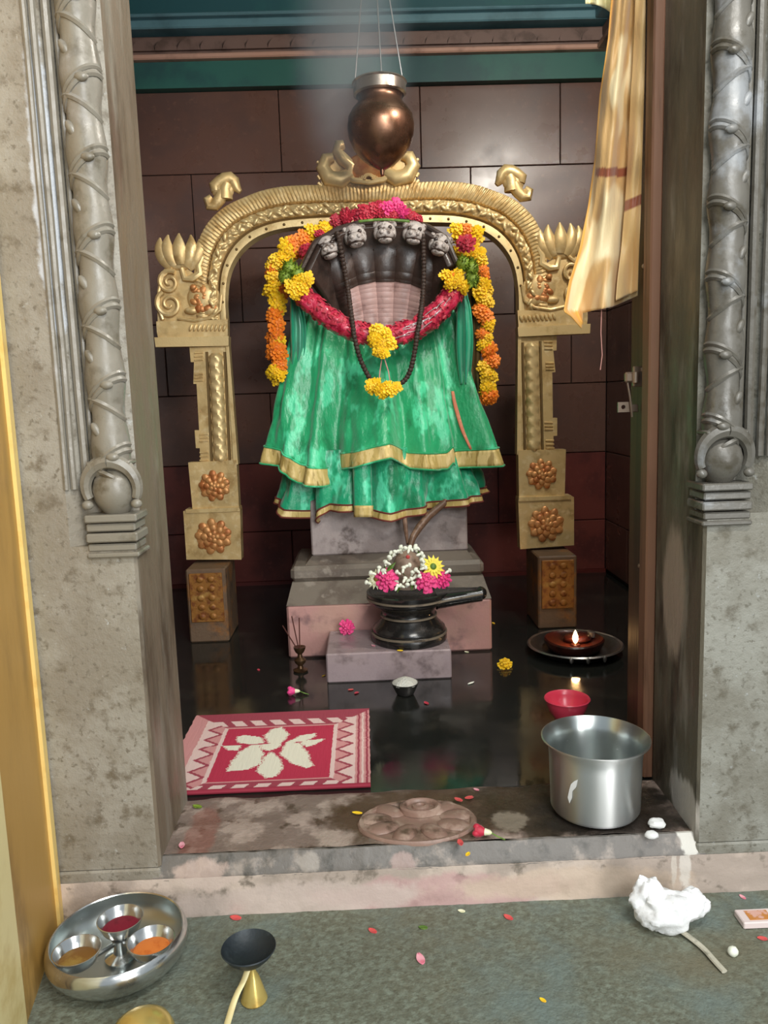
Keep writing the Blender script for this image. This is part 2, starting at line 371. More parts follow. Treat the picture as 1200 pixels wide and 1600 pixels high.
M['bronze_rim'] = mat('tin_washed_rim', srgb(176, 166, 156), .28, .85, [(srgb(120, 108, 98), 12, .5, .7)])
M['wire'] = mat('steel_wire', (.35, .35, .35), .4, .8)
M['silkcream'] = mat('cream_silk', srgb(228, 194, 140), .5, 0, None, [(.6, 14, .012), (.4, 50, .004)], sheen=.3, stretch=(1, 1, .25), attr='cloth')
M['wood'] = mat('brown_door_wood', srgb(136, 98, 76), .5, 0, [(srgb(74, 48, 34), 14, .48, .64), (srgb(130, 98, 74), 24, .55, .7)], [(.3, 40, .003)], stretch=(1, 1, .08), spec=.4)
M['wood2'] = mat('dark_door_wood', srgb(84, 56, 40), .5, 0, [(srgb(58, 38, 28), 14, .48, .64)], [(.3, 40, .003)], stretch=(1, 1, .08))
M['hasp'] = mat('old_steel_hasp', srgb(170, 150, 132), .4, .7)
M['steel'] = mat('stainless_steel', (.62, .63, .62), .2, .95, None, [(.03, 30, .002)], rvar=(30, .14, .28))
def brushed(m, k):
    nt = m.node_tree; b = nt.nodes['Principled BSDF']; b.inputs['Anisotropic'].default_value = k; b.inputs['Anisotropic Rotation'].default_value = .25
    t = nt.nodes.new('ShaderNodeTangent'); t.direction_type = 'RADIAL'; t.axis = 'Z'; nt.links.new(t.outputs[0], b.inputs['Tangent'])
M['bucketsteel'] = mat('brushed_steel', (.80, .81, .80), .42, .95, None, None)
brushed(M['bucketsteel'], .92)
M['steel_in'] = mat('stainless_inside', (.56, .6, .59), .3, .95, [((.75, .77, .77), 60, .66, .72)])
brushed(M['steel_in'], .8)
M['whitestain'] = mat('white_powder_smear', (.8, .8, .78), .8)
M['redplastic'] = mat('red_plastic', srgb(220, 66, 90), .3, 0, [(srgb(230, 104, 124), 30, .6, .75)], None, coat=.3, sss=.1)
M['darksteel'] = mat('sooty_steel', (.07, .065, .06), .32, .7, [((.16, .15, .14), 9, .5, .7)])
M['rimsteel'] = mat('worn_rim_steel', (.36, .35, .34), .32, .9, [((.16, .15, .14), 20, .5, .7)])
M['clay'] = mat('oily_dark_clay', srgb(62, 24, 18), .3, 0, [(srgb(34, 14, 12), 20, .5, .7)], [(.4, 60, .004)])
M['flame'] = mat('flame', (1, .6, .2), .5, emit=((1, .62, .25), 14))
M['flame2'] = mat('ember_glow', (1, .4, .1), .5, emit=((1, .5, .18), 5))
M['mat'] = mat('woven_mat', (.5, .1, .1), .75, 0, None, [(.5, 120, .003)], attr='pattern', stretch=(1, .12, 1))
M['matedge'] = mat('mat_edge', srgb(150, 40, 60), .8)
M['rice'] = mat('white_rice', srgb(236, 234, 222), .8, 0, None, [(1, 180, .01)])
M['kumkum'] = mat('kumkum_powder', srgb(134, 20, 46), .85, 0, [(srgb(112, 10, 34), 60, .5, .7)], [(.5, 200, .002)])
M['sandal'] = mat('sandal_paste', srgb(132, 90, 34), .7, 0, [(srgb(160, 128, 60), 20, .5, .7)])
M['saffron'] = mat('orange_powder', srgb(232, 132, 56), .85, 0, [(srgb(216, 110, 40), 40, .5, .7)], [(.5, 200, .002)])
M['brasspolish'] = mat('polished_brass', srgb(232, 204, 120), .26, .6, [(srgb(196, 156, 74), 10, .5, .7)])
M['soot'] = mat('blackened_bowl', (.022, .03, .036), .5, .2, [((.05, .065, .075), 18, .5, .7)], [(.3, 80, .003)])
M['plastic'] = mat('white_plastic_film', (.97, .97, .97), .35, 0, None, [(.5, 40, .006)], sss=.2, spec=.5)
M['plastic2'] = mat('twisted_plastic', srgb(206, 200, 180), .35, 0, [(srgb(150, 146, 128), 30, .5, .7)], None, trans=.1)
M['matchtop'] = mat('orange_box_print', srgb(204, 134, 64), .5, 0, [(srgb(226, 176, 160), 40, .5, .6)])
M['matchside'] = mat('pale_box_side', srgb(232, 214, 210), .6)
M['incense'] = mat('incense_stick', srgb(80, 40, 30), .8)
M['stand'] = mat('tarnished_brass_stand', srgb(92, 68, 46), .35, .7, [(srgb(60, 42, 30), 20, .5, .7)])

# ------------------------------------------------------------------ setting: floors and outer facade
FZ = -0.13          # outer floor level
b = MB(); b.box(-2.2, 2.2, -2.5, 1.66, FZ-.2, FZ); b.build('floor', M['outfloor'], smooth=False)['kind'] = 'structure'
b = MB(); b.box(-1.3, 1.45, 1.9, 4.35, -.2, 0); b.build('floor', M['blackfloor'], smooth=False)['kind'] = 'structure'
# threshold: slab top with lotus relief, grey lip and pale riser
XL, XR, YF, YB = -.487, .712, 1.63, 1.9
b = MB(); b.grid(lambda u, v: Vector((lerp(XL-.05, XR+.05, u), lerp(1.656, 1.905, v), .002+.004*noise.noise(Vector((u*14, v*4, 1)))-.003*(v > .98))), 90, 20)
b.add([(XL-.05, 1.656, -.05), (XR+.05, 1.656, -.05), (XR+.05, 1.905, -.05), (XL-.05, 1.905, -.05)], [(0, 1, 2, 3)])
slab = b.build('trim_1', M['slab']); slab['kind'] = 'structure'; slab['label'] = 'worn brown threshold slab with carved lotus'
def ragged(f, x): return f+.004*noise.noise(Vector((x*9, 0, 3)))+.002*noise.noise(Vector((x*40, 0, 5)))
def lipfn(u, v):
    x = lerp(XL-.02, XR+.02, u)
    prof = [(0, (1.675, -.03)), (.2, (1.657, .001)), (.35, (1.650, .004)), (.75, (1.627, -.032)), (1, (1.624, -.042))]
    y = ipol([(a, p[0]) for a, p in prof], v); z = ipol([(a, p[1]) for a, p in prof], v)
    return Vector((x, y+.5*ragged(0, x), ragged(z, x+v)))
b = MB(); b.grid(lipfn, 140, 9); b.build('sill_lip', M['lip'], slab)
def riserfn(u, v):
    x = lerp(-.75, 1.1, u); return Vector((x, 1.624+ragged(0, x+2*v)-.004*v, lerp(-.038, FZ-.01, v)))
b = MB(); b.grid(riserfn, 160, 8); b.build('sill_riser', M['sill'], slab)
# carved lotus on the slab
LC = PZ(652, 1286); LR = .142
b = MB()
b.lathe([(LR, -.005), (LR, .004), (LR*.97, .009), (LR*.9, .008), (LR*.88, .003), (0, .003)], LC, 56, 1, .68)
lot = b.build('lotus_relief', M['lotus'], slab)
b = MB()
hub = LC+Vector((.012, .052, .004))
b.lathe([(.052, 0), (.051, .012), (.044, .015), (.036, .012), (.033, .007), (.022, .008), (.02, .013), (.012, .014), (.009, .009), (0, .009)], hub, 36, 1, .72)
b.build('hub', M['lotus'], lot)
for k in range(9):
    a = 2*pi*k/9+.2
    d = Vector((math.cos(a), math.sin(a)*.62, 0))
    c = LC+Vector((d.x*.098, d.y*.098+.008, .004))
    b = MB(); b.ball(c, (.042, .026, .008), 12, 6, Matrix.Rotation(math.atan2(d.y, d.x), 3, 'Z'))
    b.build('petal', M['lotus'], lot)

# left and right pillars
def pillar(side):
    L = side < 0
    xc = XL if L else XR
    s = -1 if L else 1                       # outward direction
    zb = .715 if L else .735                 # top of the plain base
    mats = [M['pillar'] if L else M['pillar_shaded'], M['jamb'] if L else M['jamb_shaded']]
    b = MB()
    far = xc+s*1.3
    # lower body
    def body(z0, z1, notch):
        if notch:
            pts = [(xc, YB), (xc, YF+.05), (xc+s*.012, YF+.045), (xc+s*.085, YF+.045), (xc+s*.135, YF), (far, YF), (far, YB)]
        else:
            pts = [(xc, YB), (xc, YF+.006), (xc+s*.006, YF), (far, YF), (far, YB)]
        b.extr(pts, z0, z1)
    body(-.012, zb, False); body(zb-.0, 2.5, True)
    me = b.mesh('pillar', mats, False)
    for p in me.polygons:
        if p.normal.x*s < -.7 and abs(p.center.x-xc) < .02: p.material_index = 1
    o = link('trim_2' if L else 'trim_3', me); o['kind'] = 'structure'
    o['label'] = 'left carved granite door jamb' if L else 'right carved granite door jamb'
    # plinth course below
    b = MB(); b.box(min(xc+s*.001, far), max(xc+s*.001, far), YF-.004, YB, FZ-.02, -.014, .004); b.build('plinth', mats[0], o, smooth=False)
    # colonnette, a round shaft with vine wrapped round it
    xs = xc+s*.04; ys = YF+.022
    r = .036
    ztop = 2.1; z0 = zb+.165
    b = MB()
    def shaft(u, v):
        z = lerp(z0, ztop, v); a = 2*pi*u
        ph = (z-z0)/.145
        k = 1+.10*math.sin(2*pi*ph)+.05*noise.noise(Vector((math.cos(a)*2, math.sin(a)*2, z*14)))
        return Vector((xs+r*k*math.cos(a), ys+r*k*math.sin(a), z))
    b.grid(shaft, 28, 200, cu=True); cm = M['carved'] if L else M['carved_shaded']
    shaft_o = b.build('colonnette', cm, o)
    for nd in range(int((ztop-z0)/.145)+1):      # one wrapped band per length of shaft
        zz = z0+.145*nd
        for (am, dz, rr) in ((.030, 0, .0065), (.030, .013, .0055), (-.020, -.030, .0065)):
            path = []
            for i in range(21):
                a = -pi+pi*i/20; z = zz+dz-s*am*math.cos(a)-.012*math.sin(a)
                k = 1+.10*math.sin(2*pi*(z-z0)/.145)
                path.append((xs+(r*k-.002)*math.cos(a), ys+(r*k-.002)*math.sin(a), z))
            b = MB(); b.tube(path, rr, 6, up=(0, 0, 1)); b.build('vine', cm, shaft_o)
    for i in range(int((ztop-z0)/.145)+1):    # knots and leaf buds
        z = z0+.145*i+.02
        b = MB(); b.ball((xs-s*.012, ys-r-.002, z), (.014, .008, .009), 10, 6)
        b.ball((xs+s*.018, ys-r*.8, z+.055), (.009, .008, .018), 10, 6, Matrix.Rotation(.5*s, 3, 'Y')); b.build('leaf_bud', cm, shaft_o)
    # ridge mouldings beside the shaft
    for (dx, rr, dy) in ((.083, .006, .030), (.098, .009, .022), (.118, .0075, .008), (.131, .006, -.001)):
        x = xc+s*dx
        b = MB(); b.tube([(x+.0015*noise.noise(Vector((z*5, dx*50, 0))), YF+dy, z) for z in [zb+.12+.06*i for i in range(22)]], rr, 8, up=(0, 1, 0))
        b.build('ridge', cm, o)
    # vase at the foot of the shaft, leaf canopy above it
    zc = zb+.115
    b = MB()
    b.lathe([(.018, -.05), (.026, -.046), (.043, -.02), (.047, .004), (.042, .026), (.03, .042), (.022, .047), (0, .047)], (xs, ys+.004, zc-.002), 28)
    b.build('vase', cm, o)
    b = MB()
    for q in (-1, 1):
        path = []
        for i in range(17):
            t = i/16; a = lerp(pi*.5, pi*(.5+q*.62), t)
            rr = .056-.004*t
            path.append((xs+rr*math.cos(a), ys-.028+.01*t, zc+.004+rr*1.02*math.sin(a)))
        b.tube(path, [lerp(.017, .010, i/16) for i in range(17)], 8)
        b.ball((xs+q*.05, ys-.026, zc-.028), (.012, .01, .01), 10, 6)
    b.box(xs-.044, xs+.044, ys-.034, ys+.02, zc+.052, zc+.062, .003)
    b.build('leaf_canopy', cm, o)
    # stepped base moulding
    for (z0_, z1_, pr) in ((.05, .066, .012), (.03, .047, .004), (.008, .027, .010), (-.012, .004, .003), (-.024, -.014, .012)):
        x0, x1 = sorted((xc-s*(pr*.8), xc+s*.098))
        b = MB(); b.box(x0, x1, YF-pr, YF+.075, zb+z0_, zb+z1_, .003); b.build('base_moulding', cm, o, smooth=False)
    return o
pillar(-1); pillar(1)
b = MB(); b.box(XL-1.3, XR+1.3, YF, YB, 2.5, 3.2); b.build('trim_4', M['pillar'], smooth=False)['kind'] = 'structure'

# ------------------------------------------------------------------ room shell
RX0, RX1, RYB = -1.2, 1.315, 4.28
wall = MB().box(-1.4, 1.5, RYB+.012, RYB+.15, -.2, 3.2).build('wall_back', M['grout'], smooth=False); wall['kind'] = 'structure'
rows = [(2.175, 2.57), (1.80, 2.171), (1.425, 1.796), (1.05, 1.421), (.675, 1.046), (.30, .671), (.02, .296)]
def joints(ri):
    ph = [.343, -.125, .10, -.32, .22, .0, .3][ri]
    xs = sorted({RX0, RX1, *[ph+.722*k for k in range(-4, 4) if RX0+.03 < ph+.722*k < RX1-.03]})
    return xs
def tile_into(parent, verts_box, m, rot_tone):
    b = MB(); b.box(*verts_box, .0025); return b.build('tile', m, parent, smooth=False)
for ri, (z0, z1) in enumerate(rows):
    xs = joints(ri)
    for x0, x1 in zip(xs, xs[1:]):
        tile_into(wall, (x0+.002, x1-.002, RYB-random.uniform(0, .0015), RYB+.02, z0, z1), M['tile_red'] if z1 < .7 else M['tile'], 0)
wr = MB().box(RX1+.012, RX1+.15, 1.85, RYB+.1, -.2, 3.2).build('wall_right', M['grout'], smooth=False); wr['kind'] = 'structure'
wl = MB().box(RX0-.15, RX0-.012, 1.85, RYB+.1, -.2, 3.2).build('wall_left', M['grout'], smooth=False); wl['kind'] = 'structure'
for par, xa, xb in ((wr, RX1, RX1+.02), (wl, RX0-.02, RX0)):
    for ri, (z0, z1) in enumerate(rows):
        ys = [1.95]+[y for y in [RYB-.36-.7*k-(ri % 3)*.22 for k in range(5)][::-1] if y > 2.05]+[RYB-.002]
        for y0, y1 in zip(ys, ys[1:]):
            tile_into(par, (xa, xb, y0+.002, y1-.002, z0, z1), M['tile'], 0)
MB().box(-1.4, 1.5, 1.63, RYB+.15, 3.12, 3.3).build('ceiling', M['teal'], smooth=False)['kind'] = 'structure'
# inner faces of the front wall beside the doorway are the backs of the pillars
b = MB(); b.box(RX0, RX1, RYB-.012, RYB+.02, 0, .02); b.build('baseboard_back', M['skirt_red'], smooth=False)['kind'] = 'structure'
# cornice along the back wall with returns on the side walls
cor = MB().box(RX0, RX1, RYB-.05, RYB+.02, 2.572, 2.695).build('trim_5', M['greenpaint'], smooth=False); cor['kind'] = 'structure'
def cornice(name, z0, z1, d, m, bev=.006):
    b = MB(); b.box(RX0, RX1, RYB-d, RYB+.02, z0, z1, bev)
    b.box(RX0-.02, RX0+d, 1.95, RYB-d, z0, z1, bev); b.box(RX1-d, RX1+.02, 1.95, RYB-d, z0, z1, bev)
    return b.build(name, m, cor, smooth=False)
cornice('pink_ledge', 2.696, 2.722, .085, M['pinkpaint'])
cornice('brown_band', 2.722, 2.815, .05, M['brownpaint'])
cornice('blue_band', 2.83, 2.872, .1, M['bluepaint'])
cornice('blue_ledge', 2.872, 2.888, .13, M['bluepaint'])
cornice('upper_band', 2.89, 3.119, .05, M['teal'], .002)
for k in range(22):
    x = RX0+.06+.112*k
    b = MB()
    pts = [Vector((x+.056*math.cos(a), RYB-.052, 2.742+.052*math.sin(a))) for a in [pi*i/10 for i in range(11)]]
    b.prism(pts, 0, -.016); b.build('scallop', M['brownpaint'], cor, smooth=False)

# ------------------------------------------------------------------ gold-clad door leaf folded out at the left
g = empty('gold_door_leaf', (-.70, 1.45, FZ), 'tarnished gold sheet door leaf standing open at the far left beside the granite jamb', 'door')
def gx(y): return lerp(-.655, -.715, (y-1.25)/.37)
def slabY(b, y0, y1, z0, z1, pr, bev=.004):
    vs = []
    for z in (z0, z1):
        for y in (y0, y1):
            for dx in (-.05, pr): vs.append((gx(y)+dx, y, z))
    b.add(vs, [(0, 2, 3, 1), (4, 5, 7, 6), (0, 1, 5, 4), (2, 6, 7, 3), (0, 4, 6, 2), (1, 3, 7, 5)])
b = MB(); slabY(b, 1.32, 1.594, FZ, 1.95, 0); b.build('panel', M['goldpanel'], g, smooth=False)
b = MB(); slabY(b, 1.594, 1.622, FZ, 1.95, .008); b.build('bright_edge_strip', M['goldstrip'], g, smooth=False)
b = MB(); slabY(b, 1.0, 1.30, FZ, 1.95, .012); b.build('pale_stile', M['goldpale'], g, smooth=False)
b = MB(); slabY(b, 1.30, 1.32, FZ, 1.95, .004); b.build('stile_bead', M['goldpanel'], g, smooth=False)

# ------------------------------------------------------------------ wooden door at the right
d = empty('wooden_door', (.72, 1.95, .015), 'dark brown wooden door leaf edge with steel hasps inside the right jamb', 'door')
b = MB(); b.box(.688, .715, 1.905, 1.955, .003, 2.1, .004); b.build('door_post', M['wood'], d, smooth=False)
b = MB()
pts = [(.702, 1.958), (.728, 2.15), (.768, 2.15), (.745, 1.958)]
b.extr(pts, .02, 2.1); b.build('door_leaf', M['wood2'], d, smooth=False)
b = MB(); b.tube([(.706, 1.975, z) for z in (.02, 1.0, 2.1)], .009, 8); b.build('edge_bead', M['wood'], d)
def hasp(px, py, Y, big):
    c = PY(px, py, Y); h = MB()
    if big:
        h.box(c.x+.004, c.x+.034, Y-.006, Y+.006, c.z-.024, c.z+.028, .003)
        h.box(c.x-.016, c.x+.012, Y-.008, Y+.008, c.z-.012, c.z+.014, .004)
        h.lathe([(0, -.016), (.009, -.013), (.009, .013), (0, .016)], c+Vector((.008, -.01, 0)), 12)
        h.tube([c+Vector((-.010, 0, -.008)), c+Vector((-.002, 0, -.05)), c+Vector((.004, 0, -.1))], .0028, 6)
    else:
        # plate with a hole
        n = 16; r1 = .0055
        outer = []; inner = []
        for k in range(n):
            a = 2*pi*k/n; ca, sa = math.cos(a), math.sin(a); q = 1/max(abs(ca), abs(sa))
            outer.append(c+Vector((.018*ca*q, 0, .013*sa*q))); inner.append(c+Vector((-.004+r1*ca, 0, r1*sa)))
        for off in (-.003, .003):
            h.add([p+Vector((0, off, 0)) for p in outer+inner], [(k, (k+1) % n, n+(k+1) % n, n+k) for k in range(n)])
        h.add([p+Vector((0, -.003, 0)) for p in outer]+[p+Vector((0, .003, 0)) for p in outer], [(k, (k+1) % n, n+(k+1) % n, n+k) for k in range(n)])
        h.box(c.x+.016, c.x+.035, Y-.004, Y+.004, c.z-.014, c.z+.006, .002)
    return h.build('hasp', M['hasp'], d, smooth=False)
hasp(986, 590, 2.02, True); hasp(976, 636, 2.03, False)
for z in (.55, 1.05, 1.3):
    b = MB(); b.ball((.699, 1.98, z), .006, 8, 6); b.build('door_nail', M['hasp'], d)

# ------------------------------------------------------------------ brass arch (prabhavali)
AY = 3.42
AX = .053
arch = empty('brass_arch', (AX, AY, .33), 'embossed brass prabhavali arch with makara shoulders standing behind the idol', 'arch')
def A(px, py, dy=0):           # left-half pixel to a point of the arch plane, kept relative to the arch axis
    p = PY(px, py, AY); p.y += dy; return p
def mir(p): return Vector((2*AX-p.x, p.y, p.z-.018*0))
def resample(pts, n):
    d = [0]
    for a, c in zip(pts, pts[1:]): d.append(d[-1]+(c-a).length)
    out = []
    for i in range(n):
        t = d[-1]*i/(n-1); k = 0
        while k < len(d)-2 and d[k+1] < t: k += 1
        out.append(pts[k].lerp(pts[k+1], (t-d[k])/max(1e-9, d[k+1]-d[k])))
    return out
def smoothp(pts, it=2):
    for _ in range(it):
        q = [pts[0]]
        for a, c in zip(pts, pts[1:]): q += [a.lerp(c, .25), a.lerp(c, .75)]
        q.append(pts[-1]); pts = q
    return pts
outer = [A(*p) for p in ((307, 500), (302, 440), (304, 392), (316, 357), (336, 333), (353, 320), (379, 308), (406, 297), (439, 290), (477, 288), (505, 288), (540, 288))]+[Vector((AX, AY, PY(578, 288, AY).z))]
inner = [A(*p) for p in ((357, 500), (355, 467), (359, 429), (373, 401), (395, 379), (422, 366), (450, 360), (477, 358), (520, 355))]+[Vector((AX, AY, PY(580, 353, AY).z))]
NA = 420
oc = resample(smoothp(outer), NA); ic = resample(smoothp(inner), NA)
oc = oc+[mir(p) for p in oc[-2::-1]]; ic = ic+[mir(p) for p in ic[-2::-1]]
NT = len(oc)
def band(name, v0, v1, hf, nv, m):
    b = MB()
    def fn(u, v):
        i = min(NT-1, int(round(u*(NT-1))))
        vv = lerp(v0, v1, v); h = hf(i, v)
        if v in (0, 1): h = -.02 if v == 0 else -.02
        p = oc[i].lerp(ic[i], vv); return Vector((p.x, p.y-h, p.z))
    b.grid(fn, NT, nv)
    return b.build(name, m, arch, ang=60)
def h_feather(i, v):
    ph = i*1.05+v*2.6+1.6*noise.noise(Vector((i*.05, v*2, 4)))
    return .010+.009*math.sin(pi*v)+(.0028*math.sin(ph)+.0022*noise.noise(Vector((i*.35, v*5, 7))))*(.35+.65*math.sin(pi*v))
def h_scroll(i, v):
    ph = i/419*2*pi*13
    return .010+.012*math.sin(pi*v)+.005*math.sin(ph+5*v)*math.sin(pi*v)+.003*math.cos(ph*2-7*v)+.004*noise.noise(Vector((i*.22, v*5, 0)))
def h_plain(i, v): return .016+.002*math.sin(pi*v)
band('feather_band', 0, .42, h_feather, 14, M['brass'])
band('scroll_band', .43, .72, h_scroll, 14, M['brass_pale'])
band('plain_band', .74, 1.0, h_plain, 6, M['brass_pale'])
band('groove_bed', .38, .8, lambda i, v: .006, 4, M['brassdark'])
for i in range(34, NT-20, 36):               # rivets along the plain band
    p = oc[i].lerp(ic[i], .87); b = MB(); b.ball((p.x, p.y-.018, p.z), .006, 8, 6); b.build('rivet', M['brassdark'], arch)
# small embossed leaves on the scroll band
lb = MB(); lb.ball((0, 0, 0), (.017, .005, .008), 10, 6); leafmesh = lb.mesh('scroll_leaf', M['brass_pale'])
for i in range(14, NT-10, 15):
    p = oc[i].lerp(ic[i], .575+.06*math.sin(i)); t = (oc[min(i+3, NT-1)]-oc[i-3])
    a = math.atan2(t.z, t.x)+(.6 if (i//15) % 2 else -.6)
    q = link('scroll_leaf', leafmesh, arch, Vector((p.x, p.y-.026, p.z))-arch.location, (0, -a, 0))
def both(fn):
    fn(lambda p: p, 1); fn(mir, -1)
def spiral(c, r0, r1, a0, turns, n=36, q=1):
    pts = []
    for i in range(n):
        t = i/(n-1); a = a0+q*2*pi*turns*t; r = lerp(r0, r1, t)
        pts.append(Vector((c.x+r*math.cos(a), c.y, c.z+r*math.sin(a))))
    return pts
UM = (3.42)/1216.0            # metres per pixel on the arch plane
def rosette(parent, c, R, m, rows_=((9, .74, .24), (8, .46, .24), (5, .2, .2)), name='rosette', dy=0):
    b = MB(); c = Vector(c)+Vector((0, dy, 0))
    for ri, (n, rr, pr) in enumerate(rows_):
        for k in range(n):
            a = 2*pi*k/n+ri*.5+.26
            b.ball(c+Vector((R*rr*math.cos(a), -.002*ri, R*rr*math.sin(a))), (R*pr*1.15, .006+.003*ri, R*pr*.95), 10, 6, Matrix.Rotation(-a, 3, 'Y'))
    b.ball(c, (R*.95, .004, R*.8), 16, 6); b.ball(c+Vector((0, -.008, 0)), (R*.2, .008, R*.2), 10, 6)
    return b.build(name, m, parent)
def leg(T, q):
    P = lambda x, y, dy=0: T(A(x, y, dy))
    def pr(name, pts, d0, d1, m=M['brass'], par=arch, smooth=False):
        b = MB(); b.prism([P(*p) for p in pts], d0, d1); return b.build(name, m, par, smooth=smooth)
    # capital shelf
    pr('capital', [(247, 520), (252, 542), (357, 540), (357, 500), (246, 503)], -.02, .03)
    pr('capital_ledge', [(244, 528), (246, 543), (359, 541), (359, 526)], -.03, .03, M['brass_pale'])
    b = MB()
    for k in range(9):
        p = P(300+k*6.5, 513); b.ball(p+Vector((0, -.022, 0)), (.007, .008, .016), 8, 6, Matrix.Rotation(.4*q, 3, 'Y'))
    b.build('beading', M['brass_pale'], arch)
    # shaft with stepped outer edge
    sh = pr('shaft', [(357, 541), (297, 543), (299, 566), (304, 566), (303, 600), (308, 600), (312, 672), (305, 672), (307, 700), (313, 700), (315, 728), (370, 726)], -.012, .03)
    for (ya, yb) in ((549, 566), (583, 598), (676, 692), (704, 722)):
        for k in range(3):
            b = MB(); y = lerp(ya, yb, (k+.5)/3)
            x = 305 if ya < 600 else 313
            p0 = P(x, y); p1 = P(x+13, y-1); b.tube([p0+Vector((0, -.014, 0)), p1+Vector((0, -.014, 0))], .004, 6); b.build('shaft_ridge', M['brass'], sh)
    # half-round column with leaf relief
    c0 = P(338, 552); c1 = P(346, 722)
    b = MB()
    def colf(u, v):
        a = 2*pi*u; p = c0.lerp(c1, v)
        e = min(v, 1-v); k = .6+.4*sst(0, .03, e)
        r = .029*k*(1+.10*math.sin(v*60+3*math.sin(a*2)))
        return Vector((p.x+r*math.cos(a), p.y-.012+r*.8*math.sin(a), p.z))
    b.grid(colf, 16, 90, cu=True); b.build('column', M['brass_pale'], sh)
    for xo in (-14, 14):
        b = MB(); b.tube([P(338+xo, 550)+Vector((0, -.013, 0)), P(346+xo, 724)+Vector((0, -.013, 0))], .006, 6); b.build('groove_line', M['brassdark'], sh)
    pr('inner_strip', [(354, 541), (366, 725), (373, 725), (359, 541)], -.02, .03, M['brass_pale'])
    # two square panels
    p1 = pr('upper_panel', [(296, 722), (303, 797), (375, 794), (371, 718)], -.026, .03, M['brass'])
    p2 = pr('lower_panel', [(289, 797), (294, 872), (379, 872), (377, 794)], -.034, .03, M['brass'])
    pr('panel_edge', [(293, 794), (294, 800), (377, 797), (376, 791)], -.04, .03, M['brass_pale'], p2)
    rosette(p1, P(337, 758), .068, M['copper'], dy=-.03); rosette(p2, P(336, 836), .08, M['copper'], dy=-.038)
    # makara shoulder: scrolled body, face and flame bud
    mk = MB()
    mk.prism([P(*p) for p in ((247, 505), (246, 470), (248, 430), (262, 416), (285, 414), (300, 425), (318, 440), (342, 455), (356, 500))], -.006, .02)
    mo = mk.build('makara', M['brass'], arch, smooth=False)
    b = MB()
    for (cx_, cy_, R_, a0_) in ((266, 442, 17, 1.0), (266, 476, 20, 2.0)):
        c = P(cx_, cy_, -.016)
        b.tube(spiral(c, R_*UM, R_*UM*.15, a0_, 1.6*q), [lerp(.0115, .005, i/35) for i in range(36)], 8)
    b.tube([P(*p, -.016) for p in ((256, 500), (249, 480), (250, 455), (256, 432), (270, 420))], .008, 8)
    b.build('tail_scroll', M['brass'], mo)
    b = MB(); b.ball(P(316, 466, -.006), (.062, .018, .062), 20, 12, fn=lambda d: 1+.08*noise.noise(d*4))
    b.ball(P(330, 484, -.008), (.045, .016, .03), 14, 8); b.ball(P(300, 486, -.012), (.03, .012, .016), 12, 8)
    b.build('makara_cheek', M['brass'], mo)
    b = MB(); mr = random.Random(4)
    for k in range(16):
        b.ball(P(302+mr.uniform(0, 34), 452+mr.uniform(0, 34), -.016), (mr.uniform(.014, .024), .009, mr.uniform(.010, .018)), 8, 6, Matrix.Rotation(mr.uniform(0, 3), 3, 'Y'))
    b.ball(P(304, 450, -.026), (.014, .009, .012), 12, 8)
    b.build('makara_face', M['copper'], mo)
    b = MB(); b.tube([P(*p, -.02) for p in ((347, 462), (345, 485), (330, 497), (305, 502), (280, 498))], .008, 8); b.build('jaw_line', M['brass'], mo)
    b = MB()
    b.tube([P(*p, -.014) for p in ((285, 420), (290, 436), (302, 436), (314, 428), (312, 416), (318, 402))], [.01, .014, .017, .017, .014, .008], 8); b.build('neck_frill', M['brass_pale'], mo)
    fl = MB(); fl.ball(P(281, 408, -.004), (.07, .02, .04), 16, 8); fb = fl.build('flame_bud', M['brass'], mo)
    for (bx, by, mx, my, tx, ty, w_, dd) in ((272, 418, 247, 398, 251, 372, 17, 0), (276, 416, 258, 394, 264, 368, 16, .006), (284, 414, 281, 392, 281, 366, 17, .01), (290, 416, 304, 394, 299, 368, 16, .006), (294, 418, 316, 398, 312, 374, 17, 0)):
        b = MB(); n = 14; path = []
        for i in range(n):
            t = i/(n-1); path.append(P((1-t)**2*bx+2*t*(1-t)*mx+t*t*tx, (1-t)**2*by+2*t*(1-t)*my+t*t*ty, -.008-dd-.006*math.sin(t*pi)))
        b.tube(path, [UM*w_*.62*math.sin(pi*min(.985, .22+.78*i/(n-1)))**.8+.0008 for i in range(n)], 8, .45); b.build('flame_tongue', M['brass'], fb)
    b = MB(); b.ball(P(281, 399, -.022), (.020, .010, .03), 10, 8); b.build('flame_heart', M['copper'], fb)
    # upper finial: curled leaf
    f = MB()
    f.tube([P(*p, -.004) for p in ((352, 312), (352, 296), (355, 287))], [.032, .03, .028], 10)
    f.tube([P(*p, -.008) for p in ((348, 300), (344, 312), (336, 322), (328, 322), (325, 313), (331, 308))], [.024, .026, .024, .022, .019, .012], 10)
    f.tube([P(*p, -.008) for p in ((338, 300), (336, 292), (343, 286), (352, 281), (360, 279), (366, 284), (371, 296), (376, 301))], [.020, .026, .026, .028, .026, .024, .018, .010], 10)
    f.ball(P(349, 298, -.010), (.046, .018, .04), 12, 8)
    f.build('finial', M['brass'], arch)
both(leg)
